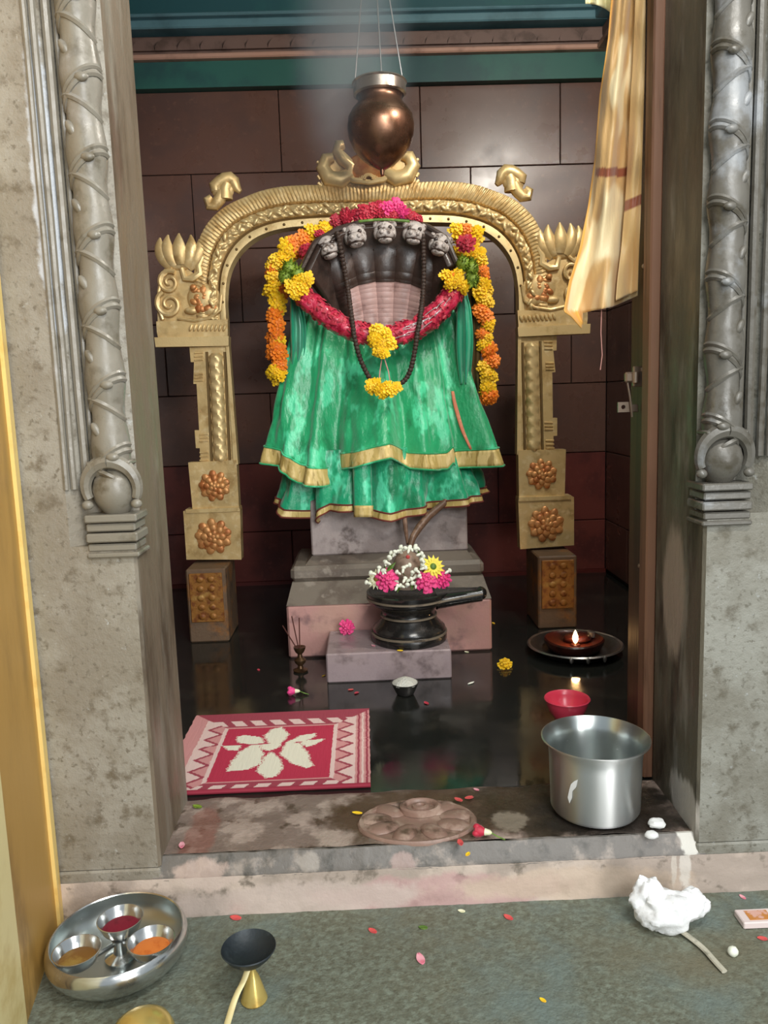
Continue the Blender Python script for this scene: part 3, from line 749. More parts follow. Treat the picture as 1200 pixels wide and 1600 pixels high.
# crest at the crown: paired horns round a ribbed dome
cr = MB(); zt = PY(578, 288, AY).z
def C(dx, py, dy=0): return Vector((AX+dx*UM*1.0, AY+dy, PY(577, py, AY).z))
cr.prism([C(-68, 290), C(-72, 268), C(-58, 250), C(-30, 246), C(30, 246), C(58, 250), C(72, 268), C(68, 290)], -.004, .02)
co = cr.build('crest', M['brass'], arch, smooth=False)
for q in (1, -1):
    b = MB(); b.tube([C(q*x, y, -.016) for x, y in ((-24, 272), (-40, 282), (-58, 278), (-66, 262), (-60, 248), (-50, 246))], [.026, .034, .034, .03, .026, .018], 10)
    b.tube([C(q*x, y, -.018) for x, y in ((-30, 276), (-24, 262), (-36, 250), (-44, 238), (-40, 228), (-34, 226))], [.018, .028, .026, .024, .026, .016], 10)
    b.build('horn', M['brass_pale'], co)
    for k in range(4):
        b = MB(); b.tube([C(q*(-68-3*math.sin(k)), 290-k*11, -.006), C(q*(-74), 284-k*11, -.006)], .007, 6); b.build('crest_frill', M['brass'], co)
b = MB(); b.ball(C(0, 262, -.01), (.095, .04, .055), 24, 12); b.build('dome', M['copper'], co)
for k in range(5):
    b = MB(); R = .045+.0*k; pts = [C(0, 285, -.02)+Vector(((R*(1-.16*k))*math.cos(a), -.006*k, (R*(1-.16*k))*math.sin(a))) for a in [pi*i/14 for i in range(15)]]
    b.tube(pts, .005, 6); b.build('tongue_ring', M['brass'], co)
b = MB(); b.tube([C(-30, 278, -.02), C(-22, 284, -.03), C(0, 288, -.032), C(22, 284, -.03), C(30, 278, -.02)], .012, 8); b.build('lower_lip', M['brass_pale'], co)

# stone blocks under the arch legs
for q in (-1, 1):
    x0, x1 = sorted((AX+q*.66, AX+q*.826))
    o = MB().box(x0, x1, 3.25, 3.50, 0, .317, .006).thing('stone_block', M['blockstone'],
        'square stone block with gilt front under the left arch leg' if q < 0 else 'square stone block with gilt front under the right arch leg, behind the burning lamp', 'block', 'blocks under the arch legs', smooth=False)
    fp = MB(); fp.box(x0+.014, x1-.014, 3.243, 3.252, .09, .300, .002); pl = fp.build('gilt_front', M['blockgold'], o, smooth=False)
    for k in range(5):
        for j in range(2):
            b = MB(); b.ball((lerp(x0, x1, .36+.28*j), 3.241,   .115+.04*k), (.016, .005, .014), 10, 6); b.build('boss', M['blockgold'], pl)

# ------------------------------------------------------------------ pedestal
ped = empty('pedestal', (.075, 3.25, 0), 'stepped stone pedestal washed pink at its foot carrying the draped idol', 'pedestal')
def frust(b, x0, x1, y0, y1, z0, X0, X1, Y0, Y1, z1):
    b.add([(x0, y0, z0), (x1, y0, z0), (x1, y1, z0), (x0, y1, z0), (X0, Y0, z1), (X1, Y0, z1), (X1, Y1, z1), (X0, Y1, z1)],
          [(3, 2, 1, 0), (4, 5, 6, 7), (0, 1, 5, 4), (1, 2, 6, 5), (2, 3, 7, 6), (3, 0, 4, 7)])
MB().box(-.33, .472, 2.99, 3.55, .001, .212, .008).build('foot_block', M['ped_pink'], ped, smooth=False)
b = MB(); frust(b, -.33, .472, 2.99, 3.55, .212, -.312, .455, 3.09, 3.5, .283); b.build('sloped_course', M['ped_grey'], ped, smooth=False)
MB().box(-.318, .46, 3.09, 3.5, .283, .345, .016).build('moulding', M['ped_grey'], ped, smooth=False)
b = MB(); frust(b, -.26, .42, 3.12, 3.5, .345, -.235, .405, 3.19, 3.48, .368); b.build('upper_slope', M['ped_grey'], ped, smooth=False)
MB().box(-.236, .408, 3.19, 3.5, .368, .60, .006).build('upper_block', M['ped'], ped, smooth=False)

# ------------------------------------------------------------------ serpent idol
IY = 3.2
idol = empty('serpent_idol', (.08, 3.33, .60), 'dark stone five-headed serpent idol with spread hood above the green cloth', 'idol')
# core under the cloth
b = MB(); b.lathe([(.20, 0), (.22, .1), (.2, .3), (.18, .5), (.16, .66), (0, .66)], (.08, 3.37, .60), 24, 1, .42); b.build('body', M['idol'], idol)
HC = (598, 540)
def hood_pt(s, t):
    """s across -1..1, t from throat 0 to rim 1 (a bowl spreading upwards)"""
    bx, by = 602+66*s, 545-3*abs(s)
    ex = ipol([(-1, 470), (-.75, 492), (-.5, 528), (-.25, 563), (0, 600), (.25, 637), (.5, 669), (.75, 696), (1, 714)], s)
    ey = ipol([(-1, 425), (-.75, 381), (-.5, 360), (-.25, 350), (0, 347), (.25, 349), (.5, 357), (.75, 374), (1, 415)], s)
    fx = t**1.7*.75+t*.25 if abs(s) > .01 else t
    return lerp(bx, ex, fx), lerp(by, ey, t)
def hood_depth(s, t):
    bowl = -.115*t**2.2-.07*abs(s)**2.2*t       # rim comes forward
    k = max(0, 1-abs(s)/.9)
    neck = -.030*abs(math.cos(pi*(s/.76)*2.5))**.7 if abs(s) < .76 else 0
    neck *= (1-sst(.62, .85, t))
    scale = -.0065*(.5+.5*math.sin(t*2*pi*24)) if abs(s) < .74 and t < .6 else 0
    return 3.31+bowl+neck+scale
b = MB()
NU, NVv = 121, 150
def hf(u, v):
    s = u*2-1; px, py = hood_pt(s, v); return PY(px, py, hood_depth(s, v))
b.grid(hf, NU, NVv)
hm = b.mesh('hood', [M['idol'], M['belly']], True, wpos(idol), 75)
for p in hm.polygons:
    i = p.index % (NU-1); j = p.index // (NU-1); s = 2*i/(NU-2)-1; t = j/(NVv-2)
    if abs(s) < .64 and t < .55: p.material_index = 1
hood = link('hood', hm, idol)
md = hood.modifiers.new('thickness', 'SOLIDIFY'); md.thickness = .045; md.offset = -1
# hood rim roll
rim = [hf((s+1)/2, 1.0) for s in [-1+2*i/60 for i in range(61)]]
b = MB(); b.tube([p+Vector((0, -.004, .004)) for p in rim], .012, 8); b.build('hood_rim', M['idol'], idol)
# pale cord-like ridges between the necks
for s in (-.39, -.0, .37)[0:3]:
    pass
for s in (-.36, .0, .34, .62):
    pts = [hf((s+1)/2, t)+Vector((0, -.004, 0)) for t in [.05+.4*i/14 for i in range(15)]]
    b = MB(); b.tube(pts, .0035, 6); b.build('neck_seam', M['groove'], hood)
# side bulges of the coil behind the hood
for q, px in ((-1, 520), (1, 690)):
    c = PY(px, 462, 3.30); b = MB(); b.ball(c, (.06, .05, .10), 18, 12, Matrix.Rotation(-.35*q, 3, 'Y')); b.build('coil_bulge', M['idol'], idol)
# five heads along the rim
def head(px, py, tilt, k):
    c = PY(px, py, 3.17)
    h = MB(); R = Matrix.Rotation(tilt, 3, 'Y')
    def e(off, r, m=0):
        h.ball(c+R @ Vector(off), r, 16, 10, R, fn=lambda d: 1+.07*noise.noise(d*3+Vector((k, 0, 0))))
    e((0, .01, .012), (.047, .05, .042)); e((0, -.042, -.012), (.034, .036, .026)); e((0, -.05, -.034), (.027, .026, .012))
    for q in (-1, 1):
        e((q*.034, .0, .03), (.014, .016, .016))
        e((q*.030, -.02, -.004), (.014, .022, .022))
        e((q*.013, -.074, -.008), (.008, .008, .008))
    ho = h.build('head', M['heads'], idol)
    for q in (-1, 1):
        y = MB(); y.ball(c+R @ Vector((q*.02, -.045, .014)), (.008, .007, .008), 8, 6); y.build('eye', M['idol'], ho)
    y = MB(); y.tube([c+R @ Vector((x*.03, -.078+.9*abs(x)*.03, -.027)) for x in (-1, -.5, 0, .5, 1)], .0045, 6); y.build('mouth', M['idol'], ho)
for k, (px, py, ti) in enumerate(((513, 390, -.3), (555, 372, -.15), (601, 365, 0), (646, 367, .15), (686, 385, .3))): head(px, py, ti, k*3.1)
# tail end hanging out below the cloth
b = MB(); b.tube([PY(*p) for p in ((712, 758, 3.17), (694, 786, 3.15), (670, 806, 3.11), (655, 824, 3.08), (645, 840, 3.05), (640, 858, 3.0))], [.012, .014, .016, .016, .014, .010], 10)
b.tube([PY(*p) for p in ((632, 808, 3.12), (634, 828, 3.1), (637, 850, 3.03))], [.010, .009, .006], 8)
b.build('tail', M['tailstone'], idol)

# ------------------------------------------------------------------ green cloth
KX, KY = .062, 3.36
sk = empty('silk_skirt', (KX, KY, .55), 'green silk skirt cloth with gold borders wrapped in two tiers round the idol', 'cloth')
def zpx(py, Y=3.15): return PY(590, py, Y).z
def make_tier(name, m, ztop, zb, a0, a1, b0, b1, hem, folds, amp, seed, topw=.0):
    """half-elliptical hanging tier; hem(theta01)-> extra z at the hem"""
    NU_, NV_ = 220, 60
    def f(u, v, off=0):
        th = lerp(-1.62, 1.62, u)
        a = lerp(a0, a1, v**.85); bb = lerp(b0, b1, v**.85)
        fo = 0
        for (fr, am, ph) in folds: fo += am*math.sin(fr*th+ph+.5*math.sin(2.1*v+fr))
        fo += .5*noise.noise(Vector((th*3+seed, v*1.2, 2)))+.55*(abs(noise.noise(Vector((th*4.5+seed*2, v*1.6+th*.8, 5))))*2-.5)*v
        d = amp*(.22+.78*v)*fo+.004*noise.noise(Vector((th*14, v*9, seed)))+off
        z = lerp(ztop+topw*min(1, abs(math.sin(th)))**1.5, zb+hem(u), v)
        # gather: pull the top in small pleats
        d += .006*(1-v)**2*math.sin(th*42+seed)
        ct = math.cos(th); ct = math.copysign(abs(ct)**.5, ct)
        return Vector((KX+(a+d)*math.sin(th), KY-(bb+d*.9)*ct, z))
    NB = 53
    b = MB(); b.grid(lambda u, v: f(u, v*NB/(NV_-1)), NU_, NB+1); o = b.build(name, m, sk, ang=80, solid=.003)
    v0 = NB/(NV_-1); v1 = 1
    b = MB(); b.grid(lambda u, v: f(u, lerp(v0-.005, v1, v), .004), NU_, 6); b.build('gold_border', M['border'], o, ang=80, solid=.003)
    for vv in (v0-.006, v1):
        b = MB(); b.tube([f(i/219, vv, .006) for i in range(220)], .0035, 5); b.build('border_piping', M['maroon'] if name == 'lower_tier' else M['silk'], o)
    return f
def hem_low(u):
    return ipol([(0, .06), (.08, .04), (.16, -.005), (.26, -.035), (.3, .0), (.33, .02), (.43, .02), (.46, -.01), (.52, -.025), (.62, -.005), (.75, .02), (.88, .035), (1, .06)], u)
def hem_up(u):
    return ipol([(0, .03), (.1, .05), (.18, .03), (.26, -.03), (.335, -.05), (.355, -.04), (.375, .015), (.43, .025), (.49, .05), (.52, .06), (.58, .01), (.66, 0), (.70, .0), (.72, .025), (.74, 0), (.85, .01), (.93, .02), (1, .06)], u)
ft = make_tier('lower_tier', M['silk2'], zpx(700), zpx(803, 3.12), .36, .415, .235, .262, hem_low, ((9, .7, .4), (17, .6, 1.1), (5, .5, 2.)), .042, 3.3)
fu = make_tier('upper_tier', M['silk'], zpx(512, 3.22), zpx(738, 3.1), .318, .468, .115, .285, hem_up, ((6, .6, .9), (11, .6, 2.2), (19, .35, .3)), .050, 9.1, .10)
# peach lining showing in the slit at the right
b = MB()
def slit(u, v):
    c = fu(.775+.004*v, .52+.37*v, .006); return c+Vector(((u-.5)*(.006+.020*math.sin(pi*min(1, v*.8+.1))), 0, 0))
b.grid(slit, 5, 14); b.build('peach_lining', M['peach'], sk, solid=.002)
# small pleat hanging in front of the lower tier
b = MB(); b.grid(lambda u, v: PY(lerp(551, 580, u)+2*v, lerp(722, 808, v), 3.07-.015*v-.014*math.sin(pi*u)), 9, 20); pl_ = b.build('front_pleat', M['silk2'], sk, solid=.003)
b = MB(); b.grid(lambda u, v: PY(lerp(553, 583, u), lerp(790, 808, v), 3.05-.016*math.sin(pi*u)), 9, 5); b.build('gold_border', M['border'], pl_, solid=.003)
# side drapes falling from the hood
def drape(pts, w0, w1, name, m, Y, folds):
    b = MB()
    def f(u, v):
        i = v*(len(pts)-1); k = min(int(i), len(pts)-2); t = i-k
        x = lerp(pts[k][0], pts[k+1][0], t); y = lerp(pts[k][1], pts[k+1][1], t); wd = lerp(w0, w1, math.sin(v*pi*.9))
        return PY(x+(u-.5)*wd, y, Y-.012*math.sin(u*2*pi*folds)-.02*math.sin(pi*v))
    b.grid(f, 24, 40); return b.build(name, m, sk, solid=.003)
drape([(458, 455), (463, 480), (466, 510), (466, 545), (462, 580)], 8, 24, 'side_drape', M['drape'], 3.23, 2)
drape([(724, 455), (725, 480), (726, 520), (726, 560), (726, 600)], 8, 26, 'side_drape', M['drape'], 3.20, 2)
drape([(736, 430), (740, 470), (742, 520), (740, 570), (742, 620), (746, 650)], 10, 20, 'twisted_drape', M['browncloth'], 3.24, 1.5)
# ------------------------------------------------------------------ flowers
def marigold_mesh(name, m, rows_=((11, 1.0, -.15), (10, .82, .2), (8, .58, .48), (6, .3, .66)), w_=.36):
    b = MB(); rnd = random.Random(name)
    for n, r, up in rows_:
        for k in range(n):
            a = 2*pi*(k+rnd.uniform(-.25, .25))/n; rr = r*rnd.uniform(.88, 1.1)
            ca, sa = math.cos(a), math.sin(a)
            def q(rad, side, z): return (ca*rad-sa*side, sa*rad+ca*side, z)
            ww = w_*rr+.1
            b.add([q(.1, 0, up*.3), q(rr*.6, -ww*.5, up+.10), q(rr*.6, ww*.5, up+.10), q(rr, -ww*.42, up-.02+rnd.uniform(-.1, .1)), q(rr*1.07, 0, up+.08), q(rr, ww*.42, up-.02+rnd.uniform(-.1, .1))],
                  [(0, 1, 2), (1, 3, 4), (1, 4, 2), (2, 4, 5)])
    b.ball((0, 0, .1), (.55, .55, .5), 8, 6)
    return b.mesh(name, m, True)
MG = {k: marigold_mesh('marigold_'+k, M[k]) for k in ('yellow', 'orange', 'redp', 'pink', 'cream')}
def place_flower(mesh, name, parent, p, r, face=None, rnd=random):
    d = Vector((rnd.uniform(-.7, .7), -1, rnd.uniform(-.4, .7))) if face is None else Vector(face)
    q = d.to_track_quat('Z', 'Y').to_euler()
    q.rotate_axis('Z', rnd.uniform(0, 6.28))
    base = wpos(parent) if parent else Vector((0, 0, 0))
    return link(name, mesh, parent, Vector(p)-base, q, r)
def px2m(Y): return Y*.985/FPX
def strand(name, label, specs, Y, x0):
    root = empty(name, PY(*x0, Y), label, 'garland', 'marigold strands beside the hood')
    rnd = random.Random(name+label)
    pts = [PY(x, y, Y+.03) for x, y, c, r in specs]
    b = MB(); b.tube(pts, .005, 6); b.build('string', M['leaf'], root)
    for x, y, c, r in specs:
        for k in range(2):
            p = PY(x+rnd.uniform(-5, 5)*(k+.3), y+rnd.uniform(-4, 4)+k*4, Y-.006+.03*k)
            place_flower(MG[c], 'marigold', root, p, r*px2m(Y)*(1 if k == 0 else .9), None, rnd)
    return root
Yl, Or = 'yellow', 'orange'
strand('marigold_strand', 'long strand of yellow and orange marigolds hanging left of the green skirt',
       [(505, 360, Yl, 13), (488, 364, Yl, 14), (474, 374, Or, 16), (460, 384, Or, 15), (449, 393, Yl, 17), (440, 402, Yl, 16), (432, 412, Yl, 15), (426, 424, Or, 10), (427, 434, Yl, 13), (428, 448, Yl, 14), (432, 464, Yl, 15), (441, 458, Or, 11), (431, 478, Yl, 13),
        (428, 494, Or, 14), (432, 508, Or, 15), (431, 522, Or, 14), (437, 532, Yl, 12), (431, 542, Or, 15), (437, 556, Or, 15), (438, 568, Or, 13), (430, 580, Yl, 13), (439, 588, Yl, 13)], 3.22, (432, 590))
strand('marigold_strand', 'long strand of yellow and orange marigolds hanging right of the green skirt',
       [(712, 362, Yl, 14), (728, 359, Or, 13), (744, 366, Yl, 13), (736, 384, Yl, 14), (724, 392, Yl, 13), (744, 396, Yl, 15), (750, 408, Yl, 12), (752, 426, Or, 12), (748, 438, Yl, 10), (756, 446, Yl, 12), (752, 458, Yl, 14), (756, 470, Yl, 12),
        (752, 484, Or, 14), (757, 496, Or, 14), (762, 510, Yl, 12), (754, 520, Or, 11), (760, 530, Yl, 11), (754, 540, Yl, 12), (764, 550, Or, 14), (768, 562, Or, 13), (757, 572, Yl, 12), (762, 585, Yl, 14), (764, 603, Yl, 14), (766, 619, Or, 15)], 3.20, (766, 628))
gar = empty('rose_garland', PY(597, 530, 3.1), 'crimson rose petal garland with marigold clusters slung below the serpent hood', 'garland')
def rope(name, pts, r, Y0, m, parent):
    P_ = smoothp([PY(x, y, Y0+dy) for x, y, dy in pts], 2); P_ = resample(P_, 46)
    b = MB()
    vs = []
    def f(u, v):
        i = min(45, int(round(v*45))); a = 2*pi*u; p = P_[i]
        t = (P_[min(45, i+1)]-P_[max(0, i-1)]).normalized(); s_ = t.cross(Vector((0, 1, 0))).normalized(); n_ = s_.cross(t)
        k = 1+.26*noise.noise(Vector((math.cos(a)*2.2, math.sin(a)*2.2, v*14)))+.14*noise.noise(Vector((math.cos(a)*6, math.sin(a)*6, v*40)))
        e = r*k*(.75+.25*sst(0, .06, min(v, 1-v)))
        return p+s_*math.cos(a)*e+n_*math.sin(a)*e
    b.grid(f, 26, 46, cu=True); b.lathe([(r*.4, 0), (0, .001)], P_[0], 8); o = b.build(name, m, parent, ang=80)
    # single petals standing off the rope
    rnd = random.Random(name+str(pts[0][0])); pm = MB()
    for _ in range(130):
        v = rnd.random(); u = rnd.uniform(.5, 1.0) if rnd.random() < .8 else rnd.random()
        p = f(u, v); c = P_[min(45, int(v*45))]; d = (p-c).normalized(); s_ = d.cross(Vector((rnd.uniform(-1, 1), rnd.uniform(-1, 1), rnd.uniform(-1, 1)))).normalized(); w_ = d.cross(s_)
        q = .014*rnd.uniform(.7, 1.2)
        pm.add([p-d*.004-s_*q*.6, p+d*.003-w_*q*.7, p+d*.006+s_*q, p+d*.003+w_*q*.7, p+d*.006], [(0, 1, 4), (1, 2, 4), (2, 3, 4), (3, 0, 4)])
    po = pm.build('petal_layer', M['redp'], o); po['kind'] = 'stuff'
    return P_
RY = 3.12
rl = rope('rose_rope', [(466, 455, .02), (490, 478, 0), (515, 498, -.02), (545, 515, -.03), (578, 524, -.04), (600, 527, -.04)], .038, RY, M['roserope'], gar)
rr_ = rope('rose_rope', [(600, 527, -.04), (625, 522, -.04), (655, 511, -.03), (680, 492, -.02), (702, 468, 0), (718, 442, .02)], .040, RY, M['roserope'], gar)
for k in range(14):
    i = random.randint(10, 40); j = max(0, i-random.randint(5, 9)); off = Vector((0, -.042, random.uniform(-.02, .028)))
    b = MB(); b.tube([rr_[j]+off, rr_[(i+j)//2]+off+Vector((0, -.006, .004)), rr_[i]+off], .0013, 4); b.build('tinsel', M['tinsel'], gar)
grnd = random.Random(5)
def cluster(pts, parent, Y):
    for x, y, c, r in pts: place_flower(MG[c], 'marigold', parent, PY(x, y, Y-random.uniform(0, .02)), r*px2m(Y), None, grnd)
cluster([(590, 516, Yl, 13), (602, 522, Yl, 13), (584, 530, Yl, 13), (608, 535, Yl, 13), (596, 534, Yl, 15), (592, 548, Yl, 12), (600, 552, Yl, 10)], gar, 3.02)
cluster([(466, 438, Yl, 14), (480, 436, Yl, 12), (456, 448, Yl, 13), (472, 450, Yl, 13), (461, 458, Yl, 11)], gar, 3.10)
cluster([(706, 432, Or, 10), (698, 432, Yl, 13), (712, 440, Yl, 14), (724, 448, Yl, 12), (704, 444, Yl, 12), (716, 428, Yl, 11)], gar, 3.10)
cluster([(728, 380, 'redp', 15)], gar, 3.13); cluster([(478, 392, 'redp', 14), (500, 366, 'redp', 9)], gar, 3.19)
def tuft(c, R, parent):
    b = MB(); rnd = random.Random(str(c))
    for _ in range(70):
        d = Vector((rnd.uniform(-1, 1), rnd.uniform(-1, .2), rnd.uniform(-1, 1))).normalized()*R*rnd.uniform(.7, 1.15)
        s_ = d.cross(Vector((0, 0, 1))).normalized()*R*.1
        b.add([c-s_, c+s_, c+d*.7+s_*.8, c+d, c+d*.7-s_*.8], [(0, 1, 2, 3, 4)])
    b.ball(c, R*.62, 10, 8); return b.build('green_tuft', M['tuft'], parent)
for (x, y) in ((452, 420), (464, 428), (446, 432)): tuft(PY(x, y, 3.11), .045, gar)
for (x, y) in ((724, 412), (737, 420), (738, 436)): tuft(PY(x, y, 3.10), .045, gar)
b = MB()
for x in (596, 602): b.tube([PY(598, 552, 3.03), PY(x+(x-598)*1.2, 580, 3.02), PY(x+(x-598)*2.2, 604, 3.02)], .0022, 5)
b.build('pendant_thread', M['thread'], gar)
cluster([(581, 604, Yl, 12), (590, 607, Yl, 12), (599, 612, Yl, 13), (610, 610, Yl, 12), (619, 605, Yl, 10), (605, 604, Yl, 11), (588, 598, Yl, 9)], gar, 3.0)
# dark seed bead necklace
neck = empty('bead_necklace', PY(598, 610, 3.03), 'long necklace of dark seed beads looped from the hood over the green cloth', 'necklace')
def beadline(pts, n):
    P_ = resample(smoothp([PY(*p) for p in pts], 2), n)
    return P_
bm_ = MB(); bm_.ball((0, 0, 0), .0105, 8, 6, fn=lambda d: 1+.12*noise.noise(d*5)); beadmesh = bm_.mesh('bead', M['bead'])
bl = beadline([(527, 365, 3.13), (532, 385, 3.12), (536, 410, 3.14), (542, 440, 3.15), (546, 470, 3.1), (550, 500, 3.05), (554, 530, 3.03), (562, 560, 3.03), (572, 582, 3.02), (582, 598, 3.01)], 44)
br = beadline([(620, 603, 3.01), (634, 594, 3.02), (642, 578, 3.02), (648, 550, 3.02), (652, 522, 3.03), (656, 500, 3.04), (660, 470, 3.1), (662, 440, 3.13), (662, 405, 3.13), (661, 370, 3.12)], 46)
for p in bl+br: link('bead', beadmesh, neck, p-neck.location, (random.random()*3, random.random()*3, 0))
b = MB(); b.tube(bl, .003, 5); b.tube(br, .003, 5); b.build('cord', M['bead'], neck)
# roses on top of the hood
rs = empty('rose_spray', PY(590, 345, 3.2), 'spray of red and pink roses resting on top of the serpent hood', 'flowers')
ro = random.Random(3)
for x, y, c, r in ((526, 345, 'redp', 11), (540, 339, 'redp', 13), (555, 336, 'redp', 12), (568, 331, 'redp', 14), (582, 329, 'redp', 14), (594, 332, 'redp', 13), (590, 322, 'redp', 10), (606, 328, 'pink', 14), (620, 325, 'pink', 15), (628, 331, 'pink', 12), (614, 337, 'redp', 10), (640, 339, 'redp', 12), (653, 343, 'redp', 10), (574, 340, 'redp', 12), (604, 341, 'redp', 10)):
    place_flower(MG[c], 'rose', rs, PY(x, y, 3.22-ro.uniform(0, .03)), r*px2m(3.2), None, ro)
b = MB(); b.grid(lambda u, v: PY(lerp(560, 640, u), lerp(344, 348, v)-3*math.sin(pi*u), 3.14), 14, 3); b.build('leaf_blade', M['leaf'], rs, solid=.003)

# ------------------------------------------------------------------ hanging pot
pc = PY(595, 199, 3.08)
pot = empty('hanging_pot', pc-Vector((0, 0, .16)), 'round dark bronze water pot hanging from wires above the idol', 'pot')
b = MB()
prof = [(.008, -.150), (.020, -.146), (.045, -.132), (.078, -.106), (.104, -.074), (.120, -.034), (.124, .004), (.118, .038), (.102, .064), (.088, .078), (.082, .088), (.080, .100), (.084, .109), (.092, .114)]
b.lathe(prof, pc, 48)
b.build('pot_body', M['bronze'], pot)
b = MB(); b.lathe([(.088, .108), (.097, .113), (.097, .148), (.101, .152), (.098, .157), (.090, .155), (.088, .115)], pc, 48, closed=True); b.build('rim', M['bronze_rim'], pot)
b = MB(); b.lathe([(.116, .03), (.1195, .033), (.1165, .037)], pc, 48, closed=True); b.build('ring_line', M['bronze'], pot)
b = MB(); b.lathe([(.0, -.172), (.007, -.168), (.009, -.15), (.006, -.14)], pc, 12); b.build('drip_spout', M['bronze'], pot)
top = Vector((pc.x-.015, pc.y, 3.1))
for dx, dy in ((-.09, .0), (.006, -.09), (.09, .02)):
    b = MB(); b.tube([pc+Vector((dx, dy, .15)), pc.lerp(top, .35)+Vector((dx*.5, dy*.5, .1)), top], .0025, 6); b.build('wire', M['wire'], pot)

# ------------------------------------------------------------------ silk cloth hanging at the upper right
LE = [(0, 955), (60, 950), (150, 937), (250, 929), (320, 919), (390, 905), (440, 889), (485, 881), (512, 896)]
RE = [(0, 1009), (100, 1008), (200, 1005), (300, 1002), (400, 998), (462, 996), (512, 996)]
def ybot(u): return ipol([(0, 488), (.06, 496), (.12, 514), (.18, 505), (.25, 489), (.45, 484), (.65, 480), (1, 462)], u)
def cl(u, v, dy=0):
    y = lerp(-40, ybot(u), v); x = lerp(ipol(LE, y), ipol(RE, y), u)
    fo = math.sin(u*2*pi*1.5+1.3*math.sin(v*4)+.6)*(.012+.022*v)+.004*math.sin(u*2*pi*4+4*v)+.022*noise.noise(Vector((u*3, v*7, 1)))
    return PY(x, y, 2.0+fo+dy+.03*math.sin(v*2))
b = MB(); NUc, NVc = 90, 150; b.grid(cl, NUc, NVc)
hc = empty('silk_cloth', cl(.5, 1), 'crumpled cream gold silk cloth with red stripes hanging at the upper right of the doorway', 'cloth')
o = b.build('main_fold', M['silkcream'], hc, ang=85, solid=.002)
def paint(o, fn):
    me = o.data; at = me.attributes.new('cloth', 'FLOAT_COLOR', 'POINT')
    for i, v in enumerate(me.vertices): at.data[i].color = (*fn(i), 1)
cA, cB, cS, cO = srgb(238, 208, 156), srgb(226, 190, 132), srgb(150, 80, 52), srgb(226, 166, 72)
def colmain(i):
    u = (i % NUc)/(NUc-1); v = (i//NUc)/(NVc-1); y = lerp(-40, ybot(u), v)
    if 262 < y < 276 and .06 < u < .70: return cS
    if u < .035 or (y > 486 and u < .2): return cO
    n_ = noise.noise(Vector((u*3.2, v*4.5, 8)))+.5*noise.noise(Vector((u*9, v*11, 2)))
    k = sst(-.15, .2, n_); return tuple(lerp(q, p, k) for p, q in zip(srgb(248, 226, 178), srgb(214, 172, 112)))
paint(o, colmain)
b = MB(); NU2 = 24
def cl2(u, v):
    p = cl(lerp(.70, 1.0, u), v*.985, -.022-.006*math.sin(u*pi*2)); return p
b.grid(cl2, NU2, NVc); o = b.build('side_fold', M['silkcream'], hc, ang=85, solid=.002)
def colside(i):
    v = (i//NU2)/(NVc-1); y = lerp(-40, ybot(.85), v*.985)
    return cS if 308 < y < 324 else cB
paint(o, colside)
b = MB()
def scrap(u, v):
    x = lerp(915, 962, u); return PY(x, lerp(-40, 6+20*u-6*math.sin(u*pi), v), 2.06+.012*math.sin(u*12))
b.grid(scrap, 20, 14); o = b.build('upper_corner', M['silkcream'], hc, solid=.002); paint(o, lambda i: srgb(246, 236, 184))
b = MB(); b.tube([PY(940, 482, 2.0), PY(939, 520, 2.0), PY(941, 555, 2.0), PY(938, 578, 2.0)], .0012, 4); b.build('loose_thread', M['thread'], hc)

# ------------------------------------------------------------------ lingam with its block
lbk = MB().box(-.167, .28, 2.7, 2.985, 0, .108, .005).thing('stone_step', M['ped_front'], 'low lilac grey stone step carrying the black lingam base', 'block', smooth=False)
LX = PY(640, 1000, 2.83).x; LY = 2.845
li = empty('lingam', (LX, LY, .108), 'black oiled stone lingam on a spouted yoni base heaped with flowers', 'lingam')
z0 = .108
b = MB()
b.lathe([(.137, 0), (.140, .006), (.140, .030), (.134, .036), (.136, .042), (.134, .05), (.115, .068), (.104, .082), (.098, .09), (.102, .096), (.098, .102), (.098, .112), (.108, .126), (.132, .14), (.146, .150), (.150, .156), (.150, .170), (.154, .176), (.154, .186), (.146, .188), (.138, .178), (0, .172)], (LX, LY, z0), 56)
bo = b.build('yoni_base', M['linga'], li, ang=50)
for r, z in ((.1405, .031), (.104, .096), (.153, .165)):
    b = MB(); b.lathe([(r-.004, z-.004), (r+.001, z-.003), (r+.001, z+.003), (r-.004, z+.004)], (LX, LY, z0), 56, closed=True); b.build('worn_edge', M['linga_line'], bo)
# spout
def spout(u, v):
    t = v; x = LX+.10+.165*t; w_ = lerp(.10, .034, t**.7); z = z0+.160+.022*t
    a = 2*pi*u; zz = lerp(.042, .032, t)*math.sin(a)*(1 if math.sin(a) < 0 else .8)
    y = LY-.01-.05*t
    if math.sin(a) > .5: zz -= .014*(1-abs(math.cos(a)))
    return Vector((x, y+w_*math.cos(a), z+zz))
b = MB(); b.grid(spout, 24, 16, cu=True)
b.ball((LX+.262, LY-.06, z0+.180), (.022, .033, .024), 12, 8); b.build('spout', M['linga'], bo)
b = MB(); b.tube([spout(.5+.02, t/10)+Vector((0, 0, .006)) for t in range(11)], .004, 6); b.build('worn_edge', M['linga_line'], bo)
ltop = PY(636, 880, LY-.01)
b = MB(); b.lathe([(.05, -.09), (.052, -.02), (.048, .01), (.036, .032), (.018, .045), (0, .049)], ltop, 28); b.build('lingam_stone', M['linga_top'], li)
b = MB(); b.ball(ltop+Vector((.002, -.036, .03)), (.008, .006, .008), 8, 6); b.build('red_mark', M['coral'], li)
